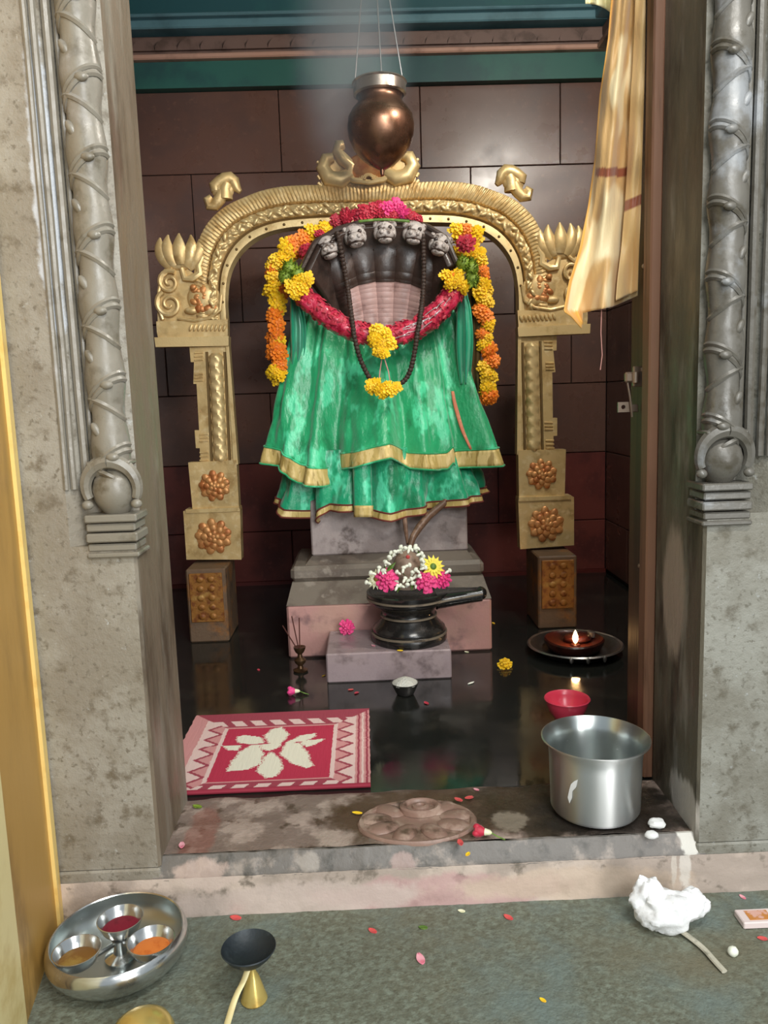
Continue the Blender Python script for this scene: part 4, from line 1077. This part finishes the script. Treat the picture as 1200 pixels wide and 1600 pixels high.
# flowers heaped on it
def disc_flower(name, label, px, py, Y, r, m, center, cat='flower', petals=14, group=None, face=(0, -1, .6)):
    b = MB(); n = petals
    for ring, (rr, up) in enumerate(((1, 0), (.72, .14))):
        for k in range(n):
            a = 2*pi*(k+.5*ring)/n; ca, sa = math.cos(a), math.sin(a); wd = 3.4/n
            q = lambda rad, sd, z: (ca*rad-sa*sd, sa*rad+ca*sd, z)
            b.add([q(.15, -.05, up), q(.15, .05, up), q(rr*.65, wd*rr*.5, up+.12), q(rr, .0, up+.02), q(rr*.65, -wd*rr*.5, up+.12)], [(0, 1, 2, 3, 4)])
    me = b.mesh('petals', m, False)
    p = PY(px, py, Y); root = empty(name, p, label, cat, group)
    rot = Vector(face).to_track_quat('Z', 'Y').to_euler()
    link('petals', me, root, (0, 0, 0), rot, r*px2m(Y))
    c = MB(); c.ball((0, 0, .18), (.27, .27, .16), 10, 6); link('flower_centre', c.mesh('flower_centre', center), root, (0, 0, 0), rot, r*px2m(Y))
    return root
FYl = LY-.09
disc_flower('daisy', 'bright yellow daisy with green centre on the right side of the lingam', 676, 886, FYl-.01, 21, M['lemon'], M['leaf'], face=(.25, -1, .5))
disc_flower('daisy', 'pale cream daisy lying at the left rim of the lingam base', 589, 905, FYl, 18, M['cream'], M['sandal'], face=(-.4, -1, .5))
def one_flower(name, label, x, y, Y, c, r, cat='flower', face=(0, -1, .5), squash=1):
    o = place_flower(MG[c], name, None, PY(x, y, Y), r*px2m(Y), face); return tag(o, label, cat)
one_flower('pink_flower', 'round magenta pink flower at the left on the lingam base', 606, 905, FYl-.02, 'pink', 19)
one_flower('pink_flower', 'magenta pink flower below the yellow daisy on the lingam base', 666, 907, FYl-.02, 'pink', 19)
one_flower('pink_flower', 'magenta pink flower nearest the spout of the lingam base', 692, 904, FYl, 'pink', 16, face=(.5, -1, .5))
ja = empty('jasmine_string', PY(636, 915, FYl), 'string of white jasmine buds with green leaves looped over the lingam', 'garland')
bud = MB(); bud.ball((0, 0, -.3), (.5, .5, .9), 8, 6); bud.ball((0, 0, .6), (.85, .7, .55), 8, 6, fn=lambda d: 1+.3*math.sin(4*math.atan2(d.y, d.x))); budm = bud.mesh('bud', M['white'])
jr = random.Random(11)
loop = [(600, 893), (602, 880), (608, 872), (616, 865), (624, 860), (632, 858), (642, 857), (650, 859), (656, 866), (660, 876), (662, 888)]
inn = [(612, 902), (620, 908), (622, 895), (630, 890), (637, 884), (640, 906), (648, 902), (652, 892), (646, 912), (636, 915), (628, 916), (620, 918), (644, 896), (632, 906), (650, 914), (657, 902), (575, 911), (582, 896), (592, 890), (700, 893)]
for x, y in loop+[(x+jr.uniform(-4, 4), y+jr.uniform(-4, 4)) for x, y in loop]+inn:
    link('jasmine_bud', budm, ja, PY(x, y, FYl-.015-jr.uniform(0, .025))-ja.location, (jr.uniform(-1, 1), jr.uniform(-1.4, 1.4), 0), (.0105, .0105, .0125))
b = MB(); b.tube(smoothp([PY(x, y, FYl) for x, y in loop], 1), .003, 5); b.build('string', M['leaf'], ja)
lf = MB()
lf.add([(0, 0, 0), (.3, -.25, .1), (1, 0, .05), (.3, .25, .1)], [(0, 1, 2), (0, 2, 3)]); lfm = lf.mesh('leaf', M['leaf'], False)
for x, y in ((612, 884), (606, 890), (626, 912), (634, 900), (640, 910), (630, 918), (646, 908), (654, 884), (616, 912)):
    link('leaf', lfm, ja, PY(x, y, FYl)-ja.location, (jr.uniform(0, 3), jr.uniform(-1, 1), jr.uniform(0, 6)), .04)

# ------------------------------------------------------------------ floor things inside
# woven mat
MX0, MX1, MY0, MY1 = -.575, -.018, 1.925, 2.432
poly = {
 'w': [[(412, 1148), (425, 1138), (440, 1135), (452, 1147), (440, 1160), (418, 1160)], [(370, 1150), (385, 1147), (408, 1151), (412, 1160), (395, 1162), (372, 1160)], [(445, 1160), (470, 1148), (495, 1144), (492, 1150), (478, 1157)],
       [(405, 1163), (440, 1158), (437, 1168), (420, 1174), (410, 1171)], [(346, 1164), (378, 1163), (372, 1173), (356, 1173)], [(355, 1206), (362, 1190), (375, 1175), (393, 1164), (405, 1163), (412, 1180), (405, 1195), (388, 1203)],
       [(437, 1178), (447, 1160), (455, 1157), (470, 1163), (480, 1175), (490, 1197), (480, 1201), (455, 1193)], [(466, 1160), (478, 1156), (506, 1153), (495, 1163), (480, 1168)], [(400, 1205), (412, 1185), (422, 1175), (435, 1182), (443, 1200), (432, 1213), (418, 1217)]]}
polyw = [[PZ(*p, .012) for p in pl] for pl in poly['w']]
field = [PZ(*p, .012) for p in ((347, 1138), (518, 1130), (518, 1213), (325, 1225))]
def inside(pt, pl):
    c = False; n = len(pl)
    for i in range(n):
        a, d_ = pl[i], pl[i-1]
        if (a.y > pt.y) != (d_.y > pt.y) and pt.x < (d_.x-a.x)*(pt.y-a.y)/(d_.y-a.y)+a.x: c = not c
    return c
red, wht, pnk, dpk, lpk = srgb(196, 52, 80), srgb(244, 238, 216), srgb(220, 154, 152), srgb(170, 70, 86), srgb(240, 208, 200)
fx0, fx1 = -.44, -.128; fy0, fy1 = 2.015, 2.335
fx0 = min(p.x for p in field)+.02; fx1 = max(p.x for p in field)-.006; fy0 = min(p.y for p in field)+.008; fy1 = max(p.y for p in field)-.008
SEAM = PZ(440, 1163, .01).y
def pat(x, y):
    j = .006*noise.noise(Vector((y*60, x*8, 0)))+.004*math.sin(y*900)
    pt = Vector((x+j, y, 0))
    if fx0 < x < fx1 and fy0 < y < fy1:
        for pl in polyw:
            if inside(pt, pl): return wht
        return red
    mx = max(fx0-x, x-fx1); my = max(fy0-y, y-fy1)
    if mx >= my:
        if mx < .012: return lpk
        if x > fx1 and mx > .062:
            k = int((mx-.062)/.006) % 4; return (lpk, pnk, dpk, pnk)[k]
        if x < fx0 and mx > .075: return pnk
        ph = ((y/.07) % 1); tri = abs(ph*2-1); m_ = (mx-.014)/.044
        return dpk if abs(m_-tri) < .16 else (lpk if m_ > tri else pnk)
    if my < .008: return pnk
    if my > .062: return dpk
    ph = (x/.06+my*10) % 1; return lpk if ph < .6 and .018 < my < .055 else dpk
NXm, NYm = 190, 170
b = MB()
def matz(x, y): 
    return (.013 if y < SEAM else .010)+.001*noise.noise(Vector((x*7, y*7, 0)))
def matf(u, v):
    x = lerp(MX0, MX1, u); y = lerp(MY0, MY1, v)
    return Vector((x+.003*noise.noise(Vector((0, y*40, 4))), y, matz(x, y)))
b.grid(matf, NXm, NYm)
mo = b.thing('woven_mat', M['mat'], 'red and cream woven floor mat with a flower pattern on the black floor', 'mat', base=((MX0+MX1)/2, (MY0+MY1)/2, .002))
at = mo.data.attributes.new('pattern', 'FLOAT_COLOR', 'CORNER')
for p in mo.data.polygons:
    c = p.center; col = pat(c.x+mo.location.x, c.y+mo.location.y)
    for li_ in p.loop_indices: at.data[li_].color = (*col, 1)
b = MB(); b.box(MX0, MX1, MY0, MY1, .001, .0085, .002); b.build('mat_underlayer', M['matedge'], mo, smooth=False)
b = MB(); b.tube([(x, MY0, .008) for x in (MX0, -.3, MX1)], .0065, 8); b.build('folded_edge', M['matedge'], mo)

# steel bucket
BC = Vector((.522, 1.765, .006))
bk = empty('steel_bucket', BC, 'shiny stainless steel bucket standing on the threshold by the right jamb', 'bucket')
b = MB()
b.lathe([(0, .0), (.092, .0), (.1, .004), (.105, .012), (.1085, .135), (.1095, .150), (.113, .163), (.121, .175), (.1265, .179), (.127, .182), (.124, .1825)], BC, 64); b.build('bucket_wall', M['bucketsteel'], bk, ang=60)
b = MB(); b.lathe([(.124, .1825), (.119, .174), (.110, .161), (.1065, .148), (.1055, .13), (.102, .012), (.09, .007), (0, .006)], BC, 64); b.build('bucket_inside', M['steel_in'], bk, ang=60)
b = MB()
def smear(u, v):
    a = -2.37+.19*(u-.5)+.06*v; z = .055+.065*v; r = .1088
    return Vector((BC.x+r*math.cos(a), BC.y+r*math.sin(a), BC.z+z))
pts = [(.0, .2), (.3, 0), (.55, .25), (.5, .5), (.9, .7), (1, 1), (.6, .9), (.25, .75), (.1, .5)]
vs = [smear(*p) for p in pts]; b.add([smear(.45, .5)]+vs, [(0, i+1, (i+1) % len(vs)+1) for i in range(len(vs))])
b.build('white_smear', M['whitestain'], bk)
# red plastic bowl
RC = Vector((PZ(892, 1134).x, 2.30, .001))
b = MB(); b.lathe([(0, 0), (.034, 0), (.038, .004), (.041, .010), (.055, .03), (.064, .055), (.067, .066), (.070, .068), (.068, .071), (.063, .067), (.060, .055), (.05, .03), (.036, .012), (0, .01)], RC, 48)
b.thing('red_bowl', M['redplastic'], 'small red plastic bowl on the black floor behind the steel bucket', 'bowl', base=RC)
# lamp on a tray
TC = Vector((.785, 2.93, .001))
tr = MB(); tr.lathe([(0, .004), (.11, .004), (.13, .008), (.155, .03), (.176, .036), (.18, .034), (.177, .03), (.16, .024), (.135, .002), (0, .0)], TC, 64)
tro = empty('lamp_tray', TC, 'wide sooty steel tray holding the burning oil lamp at the right', 'tray')
tr.build('tray_dish', M['darksteel'], tro)
b = MB(); b.lathe([(.170, .036), (.178, .039), (.183, .034), (.176, .031)], TC, 64, closed=True); b.build('tray_rim', M['rimsteel'], tro)
for a in (-1.9, -1.57, -1.2):
    b = MB(); p = TC+Vector((.18*math.cos(a), .18*math.sin(a), .026)); b.ball(p, (.008, .006, .013), 8, 6); b.build('oil_drip', M['rimsteel'], tro)
lc = TC+Vector((-.005, .0, .0055))
la = empty('oil_lamp', lc, 'dark oily clay lamp with a small burning wick on the steel tray', 'lamp')
b = MB(); b.lathe([(0, 0), (.08, 0), (.1, .01), (.112, .03), (.114, .045), (.108, .05), (.1, .042), (.06, .034), (0, .032)], lc, 40, fn=lambda a, z: 1+.05*math.sin(3*a+1)); b.build('lamp_bowl', M['clay'], la)
fp = PY(899, 1003, lc.y-.04)
b = MB(); b.ball((lc.x+.02, lc.y+.02, lc.z+.044), (.055, .05, .02), 16, 8, fn=lambda d: 1+.2*noise.noise(d*2)); b.build('oil_cake', M['clay'], la)
b = MB(); b.lathe([(.022, -.02), (.02, 0), (.016, .004), (0, .002)], (fp.x, fp.y, fp.z-.012), 16); b.build('wick_holder', M['clay'], la)
b = MB(); b.lathe([(0, -.008), (.007, 0), (.0115, .012), (.010, .024), (.004, .04), (0, .048)], fp, 16); b.build('flame', M['flame'], la)
lamp_l = point('lamp_flame_light', fp+Vector((0, -.005, .03)), 1.1, (1, .55, .22), .015)
b = MB(); b.lathe([(0, 0), (.014, .0), (.016, .02), (.012, .022), (0, .02)], PY(924, 995, lc.y+.03), 12); b.build('spare_cup', M['rimsteel'], la)
# small dark bowl of rice
SCB = Vector((PZ(634, 1090).x, 2.565, .001))
rb = empty('rice_bowl', SCB, 'small dark steel bowl heaped with white rice before the lingam step', 'bowl')
b = MB(); b.lathe([(0, 0), (.025, 0), (.03, .004), (.042, .03), (.046, .04), (.048, .042), (.044, .042), (.038, .03), (0, .02)], SCB, 36); b.build('bowl_shell', M['darksteel'], rb)
b = MB(); b.lathe([(.044, .038), (.038, .046), (.022, .055), (.008, .059), (0, .06)], SCB, 30, fn=lambda a, z: 1+.06*math.sin(5*a)); b.build('rice', M['rice'], rb)['kind'] = 'stuff'
# incense stand
ic_ = Vector((-.272, 2.84, 0.001))
ins = empty('incense_stand', ic_, 'small tarnished brass incense stand with three burnt sticks left of the lingam step', 'stand')
b = MB(); b.lathe([(0, 0), (.026, 0), (.028, .006), (.012, .012), (.009, .022), (.02, .034), (.022, .044), (.01, .054), (.008, .066), (.016, .074), (.022, .088), (.023, .094), (.012, .09), (0, .09)], ic_, 24); b.build('stand_body', M['stand'], ins)
for dx, dz, dy in ((-.022, .125, -.01), (.004, .115, .0), (-.06, .085, .01)):
    b = MB(); b.tube([ic_+Vector((dx*.15, 0, .085)), ic_+Vector((dx, dy, .09+dz))], .0022, 6); b.build('incense_stick', M['incense'], ins)

# petals and small flowers scattered about
def petal(name, label, p, r, m, rz=0, tilt=.25, cat='petal', w_=.62):
    b = MB()
    def f(u, v):
        t = v; a = (u-.5)*2; ww = w_*math.sin(pi*min(.97, t*.86+.10))**.8
        return Vector((a*ww, t*2-1, .16*a*a+.22*(t-.4)**2+tilt*t*.4+.04*noise.noise(Vector((u*3, v*3, rz)))))
    r *= .62; b.grid(f, 7, 9); zm = min(v.z for v in b.v)
    b.v = [Vector((v.x*r*math.cos(rz)-v.y*r*math.sin(rz), v.x*r*math.sin(rz)+v.y*r*math.cos(rz), (v.z-zm)*r))+Vector(p) for v in b.v]
    return b.thing(name, m, label, cat, base=p, solid=.0012)
def bloom(name, label, p, r, c, face=(0, -.4, 1), cat='flower'):
    o = place_flower(MG[c], name, None, Vector(p)+Vector((0, 0, r*.42)), r, face); return tag(o, label, cat)
def rosebud(label, p, L_, m, rz):
    root = empty('rose_bud', p, label, 'flower'); q = Vector((math.cos(rz), math.sin(rz), 0))
    b = MB(); P0 = Vector(p)+Vector((0, 0, L_*.42))
    b.tube([P0-q*L_*.5, P0-q*L_*.35, P0-q*L_*.05, P0+q*L_*.3], [L_*.2, L_*.42, L_*.4, L_*.2], 12, .9); b.build('bud_petals', m, root)
    for k in range(4):
        a = k*1.6; b = MB(); s_ = Vector((-q.y, q.x, 0))
        o_ = s_*math.cos(a)*L_*.34+Vector((0, 0, math.sin(a)*L_*.3))
        b.ball(P0-q*L_*.3+o_, (L_*.25, L_*.2, L_*.2), 10, 6); b.build('outer_petal', m, root)
    b = MB(); b.tube([P0+q*L_*.25, P0+q*L_*.6, P0+q*L_*.72], [L_*.24, L_*.16, L_*.06], 10); b.build('calyx', M['cream'], root)
    b = MB(); b.tube([P0+q*L_*.65, P0+q*L_*1.1-Vector((0, 0, L_*.2)), P0+q*L_*1.6-Vector((0, 0, L_*.36))], L_*.05, 6); b.build('stem', M['leaf'], root)
    return root
S0 = .006
rosebud('red and white rose bud with a green stem on the threshold beside the lotus carving', PZ(752, 1308, S0), .034, M['redp'], -.35)
rosebud('pink and white rose bud on the black floor below the incense stand', PZ(458, 1086, .001), .034, M['pink'], -.1)
bloom('yellow_flower', 'yellow marigold head on the black floor right of the pedestal', PZ(789, 1042, .001), .028, 'yellow')
o = one_flower('pink_blossom', 'pink crumpled blossom leaning against the pedestal left of the lingam', 543, 980, 2.93, 'pink', 13, face=(.3, -1, .2))
petal('petal', 'tiny pink petal on the step at the left foot of the lingam base', PZ(583, 1009, .109), .014, M['palepink'], .8)
petal('petal', 'yellow petal on the front edge of the lingam step', PZ(625, 1017, .109), .017, M['yellow'], 1.5)
petal('petal', 'pale yellow petal on the floor right of the lingam step', PZ(729, 1019, .001), .014, M['cream'], 1.2)
petal('petal', 'small yellow petal at the pedestal foot furthest to the right', PZ(771, 974, .001), .015, M['yellow'], .4)
petal('petal', 'yellow sliver petal right of the incense stand', PZ(506, 1056, .001), .014, M['yellow'], -.8, w_=.3)
petal('petal', 'white curled petal on the black floor right of the rice bowl', PZ(736, 1068, .001), .022, M['white'], -1.0, w_=.35)
petal('petal', 'red petal on the black floor just right of the rice bowl', PZ(666, 1099, .001), .018, M['redp'], .5)
petal('petal', 'dull pink petal on the floor left of the rice bowl', PZ(548, 1078, .001), .016, M['coral'], 1.9)
petal('petal', 'larger red petal left of the rice bowl, in front of the dull pink one', PZ(557, 1083, .001), .018, M['redp'], 2.6)
petal('petal', 'dark red petal at the far left of the black floor', PZ(404, 1047, .001), .014, M['redp'], .3)
petal('leaf', 'pale green leaf at the mat corner on the threshold', PZ(308, 1261, S0), .02, M['tuft'], 1.2, cat='leaf')
petal('petal', 'pink petal at the left end of the threshold', PZ(284, 1321, S0), .018, M['palepink'], .2)
petal('petal', 'yellow petal between the mat and the lotus carving', PZ(558, 1271, S0), .02, M['yellow'], 1.4, w_=.45)
petal('petal', 'coral petal scrap at the upper right of the lotus carving', PZ(716, 1250, S0+.006), .018, M['coral'], .9)
petal('petal', 'coral petal behind the rose bud on the threshold', PZ(733, 1247, S0), .019, M['coral'], 2.0)
petal('petal', 'tiny pink petal at the back edge of the threshold beside the black floor', PZ(744, 1234, S0), .012, M['palepink'], 1.0)
petal('petal', 'pink round petal on the front of the lotus carving', PZ(719, 1317, S0+.008), .018, M['coral'], .1)
petal('petal', 'small yellow petal on the grey lip of the sill', PZ(731, 1335, .006), .012, M['yellow'], -.6)
petal('petal', 'pale pink petal standing alone on the grey green floor', PZ(657, 1500, FZ), .022, M['palepink'], .3, .8)
petal('petal', 'dull red petal flat on the grey green floor in the middle', PZ(582, 1455, FZ), .017, M['coral'], .9)
petal('petal', 'dark leaf scrap on the grey green floor near the sill', PZ(661, 1450, FZ), .016, M['leaf'], 1.4)
petal('petal', 'pale yellow petal at the foot of the sill', PZ(721, 1424, FZ), .013, M['cream'], 1.3)
petal('petal', 'coral petal against the sill right of centre', PZ(794, 1434, FZ), .018, M['coral'], .8)
petal('petal', 'red petal at the foot of the sill above the blackened burner', PZ(368, 1435, FZ), .021, M['coral'], 1.3)
petal('petal', 'tiny yellow petal low on the grey green floor', PZ(848, 1563, FZ), .011, M['yellow'], .8)
petal('petal', 'bright pink petal at the right end of the plastic bag', PZ(1100, 1419, FZ+.02), .016, M['pink'], .4)
petal('petal', 'pale pink petal at the sill foot far right', PZ(1160, 1402, FZ), .013, M['palepink'], .4)
petal('petal', 'orange red petal in front of the small box at the right edge', PZ(1191, 1467, FZ), .016, M['coral'], 1.4)

# ------------------------------------------------------------------ outer floor things
# steel plate with powder stand
PC = PZ(183, 1456, FZ+.072); PC.z = FZ+.001
pl = empty('steel_plate', PC, 'deep round stainless plate on the floor at the lower left holding powder cups', 'plate')
b = MB(); b.lathe([(0, .004), (.085, .004), (.094, .0), (.1, .003), (.120, .014), (.135, .030), (.1405, .046), (.138, .060), (.133, .070), (.130, .072), (.128, .070)], PC, 64); b.build('plate_wall', M['steel'], pl, ang=60)
b = MB(); b.lathe([(.128, .070), (.134, .058), (.137, .044), (.132, .028), (.118, .016), (.096, .010), (0, .009)], PC, 64); b.build('plate_inside', M['steel_in'], pl, ang=60)
SP = PC+Vector((.002, .004, .0095))
ps = empty('powder_stand', SP, 'steel three-cup stand with red, brown and orange powders inside the round plate', 'stand')
b = MB(); b.lathe([(0, 0), (.03, 0), (.032, .006), (.014, .014), (.012, .03), (.016, .044), (0, .046)], SP, 28); b.build('stem', M['steel'], ps)
def cup(px, py, zc, m, lab):
    c = PZ(px, py, FZ+zc); c.z = FZ+zc-.034
    b = MB(); b.lathe([(0, 0), (.02, .001), (.036, .014), (.044, .032), (.0465, .038), (.0445, .0385), (.041, .031), (.033, .015), (.018, .006), (0, .005)], c, 40); o = b.build('cup', M['steel'], ps)
    b = MB(); b.lathe([(.036, .018), (.03, .022), (.012, .024), (0, .0245)], c, 32); b.build('powder', m, o)['label'] = lab
    d_ = c-SP
    b = MB(); b.tube([SP+Vector((0, 0, .038)), SP.lerp(c, .5)+Vector((0, 0, .02)), c+Vector((0, 0, .006))], .005, 6); b.build('arm', M['steel'], ps)
cup(188, 1437, .088, M['kumkum'], 'dark red powder'); cup(120, 1487, .078, M['sandal'], 'brown sandal paste'); cup(236, 1471, .078, M['saffron'], 'orange powder')
# brass incense burner with blackened bowl
DC = PZ(396, 1570, FZ); DC.z = FZ+.001; DC.y += .012
db = empty('incense_burner', DC, 'brass incense burner with blackened bowl, conical foot and curved handle on the floor', 'burner')
bt = PY(388, 1484, DC.y)
h_ = bt.z-FZ
b = MB(); b.lathe([(.024, 0), (.0255, .003), (.0225, .012), (.012, h_*.46), (.006, h_*.58), (.005, h_*.66), (0, h_*.66)], DC, 32); b.build('conical_foot', M['brasspolish'], db)
b = MB(); bc = Vector((bt.x, DC.y+.004, FZ+h_-.034)); b.lathe([(0, 0), (.012, .002), (.030, .010), (.044, .024), (.052, .036), (.051, .038), (.046, .032), (.03, .018), (0, .012)], bc, 40); b.build('bowl', M['soot'], db)
b = MB(); hp = [bc+Vector((0, -.008, .004)), bc+Vector((-.008, -.024, -.014)), Vector((bt.x-.022, DC.y-.036, FZ+.04)), Vector((bt.x-.030, DC.y-.06, FZ+.022)), Vector((bt.x-.036, DC.y-.11, FZ+.012))]
b.tube(smoothp([Vector(p) for p in hp], 2), .0062, 8, .5, up=(0, 0, 1)); b.build('handle', M['goldpale'], db)
# brass pot at the bottom edge
QC = PZ(226, 1652, FZ); QC.z = FZ+.001
b = MB(); b.lathe([(0, 0), (.03, 0), (.042, .010), (.053, .03), (.055, .046), (.048, .062), (.034, .073), (.016, .079), (0, .08)], QC, 40)
b.thing('brass_pot', M['brasspolish'], 'domed polished brass pot cut by the bottom edge below the steel plate', 'pot', base=QC)
# crumpled plastic bag
BG = PZ(1040, 1452, FZ)
bg = empty('plastic_bag', BG, 'crumpled white plastic bag lying against the sill at the lower right', 'bag')
def crum(c, r, seed):
    def fn(dv):
        return 1+.30*noise.noise(dv*1.6+Vector((seed, 0, 0)))+.16*noise.noise(dv*4+Vector((0, seed, 0)))+.07*abs(noise.noise(dv*9))
    b = MB(); b.ball(c, r, 36, 24, fn=fn); return b
c0 = BG+Vector((0, .0, .044)); b = crum(c0, (.056, .042, .045), 2.0); b.build('crumpled_body', M['plastic'], bg, ang=60)
b = crum(PY(1012, 1402, BG.y+.02), (.034, .024, .042), 5.0); b.build('upright_flap', M['plastic'], bg, ang=60)
b = crum(PY(1080, 1412, BG.y+.01), (.034, .026, .03), 8.0); b.build('knotted_end', M['plastic'], bg, ang=60)
tw = [PZ(1052, 1447, FZ+.012), PZ(1075, 1462, FZ+.008), PZ(1100, 1482, FZ+.006), PZ(1118, 1503, FZ+.006), PZ(1132, 1518, FZ+.005)]
b = MB(); b.tube(smoothp(tw, 2), .0065, 8, .6, up=(0, 0, 1)); b.build('twisted_tail', M['plastic2'], bg)
# white camphor ball, camphor pieces, match box
c = PZ(1145, 1494, FZ); c.z += .0105
b = MB(); b.ball(c, (.0105, .0095, .0105), 14, 10, fn=lambda d: 1+.08*noise.noise(d*3)); b.thing('camphor_ball', M['white'], 'single white camphor ball on the floor right of the plastic bag', 'camphor')
for (px, py, r, lab) in ((1018, 1309, .012, 'white camphor lump nearer the sill lip at the bucket foot'), (1026, 1292, .015, 'greyish camphor lump between bucket and right jamb')):
    c = PZ(px, py, S0); c.z += r*.6
    b = MB(); b.ball(c, (r*1.3, r, r*.75), 14, 8, fn=lambda d: 1+.25*noise.noise(d*2+Vector((px, 0, 0)))); b.thing('camphor_piece', M['whitestain'], lab, 'camphor', 'camphor by the bucket')
mc = PZ(1188, 1452, FZ)
mb_ = empty('match_box', mc, 'small pale box with orange printed top at the right edge of the floor', 'box')
b = MB(); b.box(mc.x-.035, mc.x+.04, mc.y, mc.y+.045, FZ+.001, FZ+.016, .002); b.build('box_sleeve', M['matchside'], mb_, smooth=False)
b = MB(); b.box(mc.x-.018, mc.x+.03, mc.y+.008, mc.y+.038, FZ+.016, FZ+.0168); b.build('printed_top', M['matchtop'], mb_, smooth=False)

# ------------------------------------------------------------------ haze plume added beside the pot, part smoke, part lens smear
m = bpy.data.materials.new('haze_plume'); m.use_nodes = True; nt = m.node_tree; nt.nodes.clear()
out = nt.nodes.new('ShaderNodeOutputMaterial'); vs_ = nt.nodes.new('ShaderNodeVolumeScatter'); nt.links.new(vs_.outputs[0], out.inputs['Volume'])
vs_.inputs['Color'].default_value = (.72, .88, 1, 1); vs_.inputs['Anisotropy'].default_value = 0
tc = nt.nodes.new('ShaderNodeTexCoord'); nz_ = nt.nodes.new('ShaderNodeTexNoise'); nz_.inputs['Scale'].default_value = 4; nt.links.new(tc.outputs['Object'], nz_.inputs[0])
ln = nt.nodes.new('ShaderNodeVectorMath'); ln.operation = 'MULTIPLY'; nt.links.new(tc.outputs['Object'], ln.inputs[0]); ln.inputs[1].default_value = (1/.26, 1/.22, 1/.64)
le = nt.nodes.new('ShaderNodeVectorMath'); le.operation = 'LENGTH'; nt.links.new(ln.outputs[0], le.inputs[0])
mr_ = nt.nodes.new('ShaderNodeMapRange'); mr_.interpolation_type = 'SMOOTHSTEP'; nt.links.new(le.outputs['Value'], mr_.inputs[0])
mr_.inputs[1].default_value = 1; mr_.inputs[2].default_value = .1; mr_.inputs[3].default_value = 0; mr_.inputs[4].default_value = 7.5
mu = nt.nodes.new('ShaderNodeMath'); mu.operation = 'MULTIPLY'; nt.links.new(mr_.outputs[0], mu.inputs[0]); nt.links.new(nz_.outputs[0], mu.inputs[1])
nt.links.new(mu.outputs[0], vs_.inputs['Density'])
sc_ = PY(548, 60, 3.1)
b = MB(); b.ball((0, 0, 0), (.26, .22, .64), 20, 16)
sm = link('haze_plume', b.mesh('haze_plume', m), None, sc_); tag(sm, 'faint bluish added haze, part smoke and part lens smear, just left of the hanging pot', 'smoke', kind='stuff')
